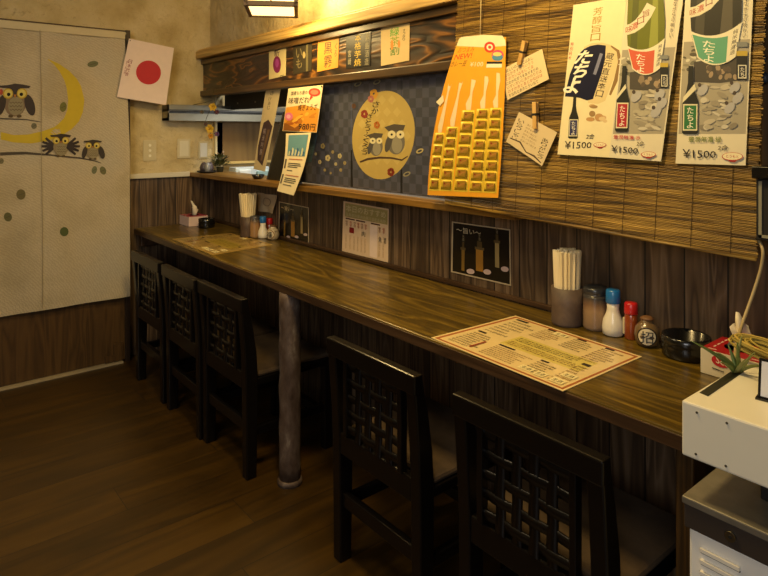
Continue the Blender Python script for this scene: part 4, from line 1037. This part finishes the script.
def ashtray(u, v, r, h, label, c=None):
    c = c or at(u, v); root = thing('ashtray', label, 'ashtray', (c.x, c.y, ZC), 0)
    lathe_part([(r*.93, 0), (r*.98, .004), (r, h*.5), (r*.98, h*.62), (r, h*.66), (r*.99, h), (r*.93, h*1.03), (r*.85, h), (r*.8, h*.35), (0, h*.3)], M['black'], 'bowl', root, 36)
    q = MB()
    for k in range(3):
        a = k*2*PI/3+.4; q.box(-.006, .006, r*.84, r*.93, h*.9, h*1.045, M['black'], Matrix.Rotation(a, 4, 'Z'))
    q.build('cigarette_rest', root)
ashtray(686, 355.5, .056, .05, 'large round black glossy ashtray beside the red tissue box')
ashtray(207, 223, .046, .05, 'round black ashtray beside the pink tissue box at the far end', Vector((-3.365, 1.455, 0)))

def tissue(x0, x1, y0, y1, h, side, top, label, near, tc_=None):
    root = thing('tissue_box', label, 'tissue box', ((x0+x1)/2, (y0+y1)/2, ZC))
    q = MB(); q.box(x0, x1, y0, y1, ZC, ZC+h, side); part(q, 'box', root, .001)
    q = MB(); q.box(x0+.0005, x1-.0005, y0+.0005, y1-.0005, ZC+h, ZC+h+.0008, top)
    cx, cy = tc_ or ((x0+x1)/2, (y0+y1)/2)
    q.lathe([(.03, 0), (.0, 0)], (cx, cy, ZC+h+.0012), flat('3A0A0A', .6), 20)
    for k in range(5): q.box(x0+.012+.045*k, x0+.03+.045*k, y0+.01, y0+.014, ZC+h+.0008, ZC+h+.0012, flat('D8B8A8', .5)) if x0+.03+.045*k < x1 else None
    for k in range(4): q.box(x0+.015, x0+.019, y0+.03+.02*k, y0+.042+.02*k, ZC+h+.0008, ZC+h+.0012, flat('D8B8A8', .5))
    part(q, 'lid_panel', root)
    q = MB(); n = 9; vs = []
    for i in range(n):
        t = i/(n-1); x = cx-.026+.052*t; w = .008*math.sin(t*9)
        hz = .045+.02*math.sin(t*PI)+.022*(1 if i in (4, 5) else 0)-.018*(i in (2,))
        vs += [(x, cy+w, ZC+h-.002), (cx+(x-cx)*.8+.004, cy+w*1.8+.006, ZC+h+hz*.6), (cx+(x-cx)*.75, cy+w*2-.003, ZC+h+hz)]
    fs = []
    for i in range(n-1):
        a = i*3; fs += [(a, a+3, a+4, a+1), (a+1, a+4, a+5, a+2)]
    q.add(vs, fs, flat('E8DCC0', .8), True); o = part(q, 'tissue', root)
    md = o.modifiers.new('s', 'SOLIDIFY'); md.thickness = .0012
    return root
tb = tissue(-.630, -.395, 1.450, 1.568, .056, flat('DACFB4', .45), flat('A8181C', .4, coat=.3), 'red-topped white tissue box on the counter beside the black ashtray', True, (-.572, 1.512))
s = Sheet('y', 1.4492, .0003)
s.ell((721, 361.5), 10, 5.6, 'B8202A', 22); s.text('Sco', [(716, 356), (729, 361), (729, 368), (716, 362.5)], 'E4D8BC'); s.line([(712, 367.5), (724, 372)], .9, '2A2A2A')
part(s, 'printed_logo', tb)
p = at(184, 223)
tb2 = tissue(-3.59, -3.45, 1.385, 1.50, .055, flat('D8BEB4', .5), flat('A8384A', .4), 'pink and white tissue box at the far corner of the counter', False)

# ------------------------------------------------ cards on the planks
YK = YW-.003
def black_card(q, label, seed, frame='B8A88A', bright=1):
    s = Sheet('y', YK, .00012); s.base(q, flat(frame, .4, coat=.4), .002)
    s.poly([bil(q, .025, .02), bil(q, .985, .02), bil(q, .985, .975), bil(q, .025, .975)], flat('100E0C', .3, coat=.5))
    s.text('〜旨い〜', s.sub(q, .08, .5, .09, .2), 'C8BC9C')
    for k, (a, t0, t1, w, c_) in enumerate([(.2, .52, .92, .05, '8A6A2C'), (.48, .46, .86, .12, 'A8782C'), (.78, .28, .72, .07, 'A08C5A')]):
        s.poly(s.sub(q, a-w*.35, a+w*.35, t0-.16, t0), flat('4A3C22', .4)); s.poly(s.sub(q, a-w/2, a+w/2, t0, t1), flat(c_, .4)); s.poly(s.sub(q, a-w/2-.02, a+w/2+.02, t0-.05, t0), flat('5E4E30', .4))
        s.vtext('米芋麦'[k]+'酒', s.sub(q, a-.02, a+.02, t0-.3, t0-.17), '7A7058')
        bx, by = bil(q, a+.13, t1-.02 if k < 2 else t1+.0); s.ell((bx, by), (q[1][0]-q[0][0])*.068, (q[1][0]-q[0][0])*.045, 'C8B0A8', 12)
    return finish(s, 'drink_card', label, 'card', 'black drink cards on the planks')
black_card([(451.8, 221.5), (510, 229.5), (510.8, 286), (451, 272)], 'black laminated drinks card on the planks under the blind', 1)
black_card([(279, 201.5), (308.5, 207.5), (308.5, 246), (278.5, 238)], 'black laminated drinks card on the planks beside the far condiments', 2)
s = Sheet('y', YK, .00012); q = [(343.5, 201), (388.5, 209), (388, 262.5), (342, 251)]
s.base(q, flat('DCC09C', .6))
s.poly(s.sub(q, .04, .98, .03, .30), flat('A89A5C', .6)); s.text('本日のおすすめ', s.sub(q, .06, .94, .06, .19), 'D8C89A'); small_rows(s, s.sub(q, .06, .94, .21, .29), 1, flat('C8B88A', .6), 5, n=14, pad=.2)
s.poly(s.sub(q, .60, .76, .36, .97), flat('ECD4C0', .6))
for a in (.06, .29, .62): s.poly(s.sub(q, a, a+.2, .32, .345), '4A1E14')
s.poly(s.sub(q, .15, .25, .49, .60), '8A1410'); s.text('肉', s.sub(q, .42, .50, .52, .62), '6A6048'); s.text('魚', s.sub(q, .79, .86, .55, .66), '5A5040'); s.text('酒', s.sub(q, .9, .96, .55, .66), '4A4030')
for k, a in enumerate((.06, .15, .24, .32, .40, .48, .79, .88)): s.vtext('焼鳥串盛'[k % 4]+'玉子', s.sub(q, a, a+.055, .37, .48), ['8A5A3A', 'A84A2A'][k % 2]); s.vtext('いかたこえび', s.sub(q, a+.01, a+.04, .64, .93), 'A8845E')
finish(s, 'wall_menu', 'beige menu sheet with a green heading taped to the planks under the ledge', 'menu')
s = Sheet('y', YK-.012, .0004, lambda p: Vector((0, .008*math.sin(p.x*45)*math.cos(p.z*30), 0)))
qn = [(257.5, 192.5), (276, 195.5), (273.5, 213.5), (259, 211)]
s.base(qn, flat('B4A080', .8), .002, 8, 8); s.ell((267, 202), 4, 4.4, '86745A'); s.ell((267, 202), 3.2, 3.6, 'B4A080')
finish(s, 'paper_bag', 'crumpled brown paper slip on the planks behind the far condiments', 'paper')

# ================================================================== LANTERN
D = (F - R*.136).normalized(); Wd = Vector((-D.y, D.x, 0)); Wd = -Wd if Wd.dot(R) < 0 else Wd
c0 = PF(243.5, 5, 2.5); LW = .218; LD = .27; LH = .30
def lp(a, b_, h): return c0 + Wd*a + D*b_ + UP*h
root = thing('lantern', 'square wooden-framed paper lantern glowing under the ceiling near the corner', 'lamp', tuple(lp(LW/2, LD/2, 0)))
LM = Matrix(((Wd.x, D.x, 0, c0.x), (Wd.y, D.y, 0, c0.y), (0, 0, 1, c0.z), (0, 0, 0, 1)))
fm = flat('5E4628', .5); t_ = .016
b = MB()
for a in (0, LW-t_):
    for d_ in (0, LD-t_): b.box(a, a+t_, d_, d_+t_, 0, LH, fm, LM)
for h in (0, LH-t_):
    for a in (0, LW-t_): b.box(a, a+t_, 0, LD, h, h+t_*1.3, fm, LM)
    for d_ in (0, LD-t_): b.box(0, LW, d_, d_+t_, h, h+t_*1.3, fm, LM)
b.box(LW/2-.003, LW/2+.003, .001, .004, 0, LH, fm, LM)
part(b, 'frame', root, .002)
PAP = flat('FFD890', .8, emit=2.6, name='lit_paper')
for nm, a in (('paper_panel', (t_*.5, LW-t_*.5, .006, .009, .01, LH-.01)), ('paper_panel', (t_*.5, LW-t_*.5, LD-.009, LD-.006, .01, LH-.01)), ('paper_panel', (.006, .009, t_*.5, LD-t_*.5, .01, LH-.01)), ('paper_panel', (LW-.009, LW-.006, t_*.5, LD-t_*.5, .01, LH-.01)), ('bottom_panel', (t_*.5, LW-t_*.5, t_*.5, LD-t_*.5, .006, .009))):
    b = MB(); b.box(*a, PAP, LM); part(b, nm, root)
b = MB(); tp = lp(LW/2, LD/2, LH); b.box(0, LW, 0, LD, LH, LH+.012, fm, LM); b.tube([tp, (tp.x, tp.y, 2.45)], .004, M['mblack'], 8); part(b, 'cord', root)

# ================================================================== RIGHT EDGE
# white machine on the steel cabinet
XA, YA0, YA1, ZA = -.440, .948, 1.20, .86
root = thing('countertop_machine', 'white enamel countertop machine with a dark slot at the right edge', 'machine', (-.2, 1.07, .716))
b = MB(); b.box(XA, .12, YA0, YA1, .777, ZA, M['white']); housing = part(b, 'housing', root, .003)
s = Sheet('z', ZA+.0008, .0006); s.base([(735, 368.5), (744, 371.5), (708, 396), (699.5, 392.5)], flat('2A2A1C', .5), .0005); s.lay = 1
s2 = MB(); s2.add(s.v, s.f, flat('2A2A1C', .5)); subpart(s2, 'slot', housing)
for (u, v) in [(697, 412.5), (727, 423), (696, 454), (726, 466)]:
    p = PY(u, v, YA0); b = MB(); b.tube([p, p+Vector((0, -.0012, 0))], .0018, flat('4A4436', .5), 10); subpart(b, 'screw', housing)
b = MB(); b.box(-.36, .10, 1.03, 1.105, .7155, .7768, M['mblack']); part(b, 'gap_block', root, .002)  # black block added to stand in for the dark gap under the machine
# cabinet
root = thing('metal_cabinet', 'white louvred cabinet with a grey metal lid under the white machine', 'cabinet', (-.16, 1.03, 0))
b = MB(); b.box(-.44, .12, .948, 1.115, .704, .715, blotchy('worn_metal', ['7A756A', '8E887A', 'A49C8C'], 9, .42, .1, 60, .002, metal=.6)); part(b, 'lid', root, .002)
b = MB(); b.box(-.438, .118, .951, 1.113, .668, .704, flat('3A322C', .4)); part(b, 'lid_band', root, .002)
b = MB(); b.box(-.433, .105, .957, 1.108, .03, .668, flat('ECE8DE', .4)); body = part(b, 'body', root, .004)
b = MB()
for x in (-.40, .08):
    for y in (.98, 1.09): b.box(x-.012, x+.012, y-.012, y+.012, 0, .03, M['mblack'])
part(b, 'plinth_feet', root)
b = MB(); p = PY(731, 536, .951); b.tube([p, p+Vector((0, -.004, 0))], .0075, M['steel'], 16); b.tube([p+Vector((0, -.004, 0)), p+Vector((0, -.0045, 0))], .0025, M['mblack'], 8); part(b, 'lock', root)
for k in range(3):
    z0 = PY(701, 547+11.5*k, .957); b = MB(); n = z0.z
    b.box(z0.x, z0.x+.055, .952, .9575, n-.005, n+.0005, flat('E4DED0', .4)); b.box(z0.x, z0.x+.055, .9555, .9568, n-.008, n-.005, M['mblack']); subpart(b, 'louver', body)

# card stand
root = thing('card_stand', 'small white card in a black stand on top of the white machine', 'card stand', (-.30, 1.02, ZA))
a0 = PZ(757.5, 398.5, ZA)
def at2(u, v): return PY(u, v, a0.y)
b = MB(); h_ = PY(763, 361, a0.y).z-ZA
rot = Matrix.Translation((a0.x, a0.y, ZA+.001)) @ Matrix.Rotation(math.radians(8), 4, 'Z') @ Matrix.Rotation(math.radians(-10), 4, 'X')
b.box(0, .09, 0, .003, 0, h_, M['black'], rot); part(b, 'frame', root, .0008)
b = MB(); b.box(.004, .086, -.0008, -.0001, .004, h_-.004, flat('DCDCE0', .5), rot); b.box(.02, .07, -.0012, -.0009, h_*.6, h_*.63, flat('3A3A44', .5), rot); b.box(.02, .06, -.0012, -.0009, h_*.45, h_*.48, flat('3A3A44', .5), rot); part(b, 'card', root)
b = MB(); b.box(-.002, .092, -.006, .03, ZA*0, .003, M['black'], Matrix.Translation((a0.x, a0.y, ZA)) @ Matrix.Rotation(math.radians(8), 4, 'Z')); part(b, 'base', root)
# air plant
c = PZ(737, 373, ZA); root = thing('air_plant', 'small spiky green air plant at the back corner of the white machine', 'plant', (c.x, c.y, ZA))
rg = random.Random(11)
tips = [(691, 341, 1.0), (716, 352, 1), (708, 351, .6), (742, 335, 1), (737, 342, 1), (755, 352, 1), (728, 345, 1), (748, 358, 1), (720, 362, 1), (764, 366, 1)]
for k, (u, v, w) in enumerate(tips):
    p = PF(u, v, ray(737, 373).length and (c-CAM).dot(F)*rg.uniform(.97, 1.03)); b0 = c+Vector((rg.uniform(-.004, .004), rg.uniform(-.004, .004), .002)); mid = (b0+p)/2+Vector((0, 0, .008))
    if p.z < ZA+.012: p.z = ZA+.012
    q = MB(); n = 7; vs = []; d = (p-b0); sd = d.cross(F).normalized()
    for i in range(n):
        t = i/(n-1); x = b0*(1-t)**2+mid*2*t*(1-t)+p*t*t; wd = .0042*(1-t)**.7+.0003
        vs += [x-sd*wd, x+F*-.0012*(1-t), x+sd*wd]
    fs = []
    for i in range(n-1): a = i*3; fs += [(a, a+3, a+4, a+1), (a+1, a+4, a+5, a+2)]
    q.add(vs, fs, flat(['6A7A3A', '7E8442', '5A6E36', '8A8A4E'][k % 4], .5), True); o = part(q, 'leaf', root)
    md = o.modifiers.new('s', 'SOLIDIFY'); md.thickness = .0008
# raffia coil
c = PZ(764, 366, ZA); root = thing('raffia_bundle', 'coiled yellow raffia bundle lying behind the card stand', 'raffia', (c.x, c.y, ZA))
b = MB(); rg = random.Random(4)
for k in range(16):
    r0 = rg.uniform(.025, .05); cz = ZA+.006+rg.uniform(0, .012); pts = []
    cx_, cy_ = c.x+rg.uniform(-.008, .008), c.y+rg.uniform(-.006, .006)
    for i in range(15):
        a = PI*(.1+1.7*i/14)+rg.uniform(-.05, .05); pts.append((cx_+r0*math.cos(a)*1.1, cy_+r0*.5*math.sin(a), cz+.024*max(0, math.sin(a*.5+.2))))
    b.tube(pts, .0021, flat(['A08A34', 'B89C44', '8A7A30'][k % 3], .7), 6)
part(b, 'strands', root)
# wall box, cable, strap
root = thing('wall_box', 'black electrical box with a grey frame on the post at the far right', 'box', tuple(PY(756, 240, 1.44)))
p0 = PY(753, 166, 1.44); p1 = PY(755, 240, 1.44)
b = MB(); b.box(p0.x, p0.x+.12, 1.43, 1.499, PY(756, 178, 1.44).z, p0.z, M['black']); part(b, 'lid', root, .002)
b = MB(); b.box(p1.x+.0, p0.x+.12, 1.445, 1.499, p1.z, PY(756, 179, 1.44).z, M['mblack']); part(b, 'housing', root, .002)
b = MB(); zt, zb = PY(756, 181, 1.44).z, p1.z+.006
b.box(p1.x+.006, p1.x+.012, 1.442, 1.445, zb, zt, flat('8A8672', .4)); b.box(p1.x+.006, p0.x+.11, 1.442, 1.445, zb, zb+.006, flat('8A8672', .4)); part(b, 'bezel', root)
b = MB()
pts = [PY(755, 236, 1.47), PY(760, 243, 1.46), PY(763, 252, 1.45), PY(761, 268, 1.45), PY(755, 288, 1.44), PY(748, 308, 1.42), PY(742, 325, 1.39), PY(737, 342, 1.34), PY(735.5, 352, 1.30), PY(735, 364, 1.225)]
def smooth(pts, n=5):
    out = []
    P = [pts[0]]+pts+[pts[-1]]
    for i in range(1, len(P)-2):
        for k in range(n):
            t = k/n; a, b_, c_, d_ = P[i-1], P[i], P[i+1], P[i+2]
            out.append(.5*((2*b_)+(c_-a)*t+(2*a-5*b_+4*c_-d_)*t*t+(3*b_-a-3*c_+d_)*t**3))
    out.append(P[-2]); return out
b.tube(smooth(pts), .0034, flat('A8946A', .5), 8)
tag(b.build('cable'), 'beige cable curving down from the wall box to the white machine', 'cable')
b = MB(); pts = [PY(766, 56, 1.49), PY(762, 70, 1.488), PY(765, 78, 1.488), PY(758, 92, 1.488), PY(757, 104, 1.488)]; b.tube(smooth(pts), [.003]*21, flat('1E2632', .5), 8)
b.lathe([(0, -.012), (.008, -.006), (.009, .002), (.004, .01), (0, .012)], pts[-1], flat('1E2632', .5), 12); b.lathe([(0, -.014), (.009, -.006), (.008, .006), (0, .014)], pts[2], flat('28303C', .5), 12)
tag(b.build('hanging_strap'), 'dark blue strap hanging on the wooden post right of the blind', 'strap')

# ================================================================== LIGHTS
def area(name, loc, target, size, energy, color, sy=None):
    l = bpy.data.lights.new(name, 'AREA'); l.energy = energy; l.color = color; l.size = size
    if sy: l.shape = 'RECTANGLE'; l.size_y = sy
    o = bpy.data.objects.new(name, l); col.objects.link(o); o.location = loc
    o.rotation_euler = (Vector(target)-Vector(loc)).to_track_quat('-Z', 'Y').to_euler(); return o
WARM = (1, .70, .27)
lc = lp(LW/2, LD/2, 0)
area('lantern_glow_down', lc+Vector((0, 0, -.03)), lc+Vector((0, 0, -1)), .2, 6, WARM)
sidep = lp(LW+.02, LD*.3, LH/2); area('lantern_glow_side', sidep, sidep+Wd, .2, 4.5, WARM)
sidep = lp(LW/2, LD+.02, LH/2); area('lantern_glow_back', sidep, sidep+D, .16, 1.5, WARM)
area('pendant_over_counter', (-1.05, .72, 2.25), (-1.15, 1.4, 1.1), .25, 23, WARM)
area('pendant_centre', (-2.0, .0, 2.4), (-2.3, .3, 0), .4, 11, (1, .78, .45))
area('steel_gleam_light', (-1.3, 2.6, 1.45), (-3.5, 1.7, 1.3), .7, 5.5, (1, .98, .92))  # added so the steel shelf reflects a bright gleam; no window is here
area('kitchen_light', (-2.9, 2.3, 2.35), (-3.2, 2.2, 0), .5, 24, (.97, 1, .98))
area('neutral_fill', (.9, -1.9, 1.9), (-1.8, .9, .7), 1.2, 30, (.97, .96, .95))  # neutral fill light added behind the camera, without any window
w = bpy.data.worlds.new('world'); bpy.context.scene.world = w; w.use_nodes = True
w.node_tree.nodes['Background'].inputs[0].default_value = (.05, .045, .04, 1); w.node_tree.nodes['Background'].inputs[1].default_value = .3

# ================================================================== CAMERA
cd = bpy.data.cameras.new('camera'); cam = bpy.data.objects.new('camera', cd); col.objects.link(cam)
cam.location = CAM; cam.rotation_euler = (PI/2, 0, math.atan2(-F.x, F.y))
cd.sensor_width = 36; cd.lens = FL/768*36; cd.shift_y = -(288-HZ)/768; cd.clip_start = .02
sc = bpy.context.scene; sc.camera = cam
sc.view_settings.view_transform = 'Standard'; sc.view_settings.look = 'None'; sc.view_settings.gamma = 1; sc.view_settings.exposure = 0
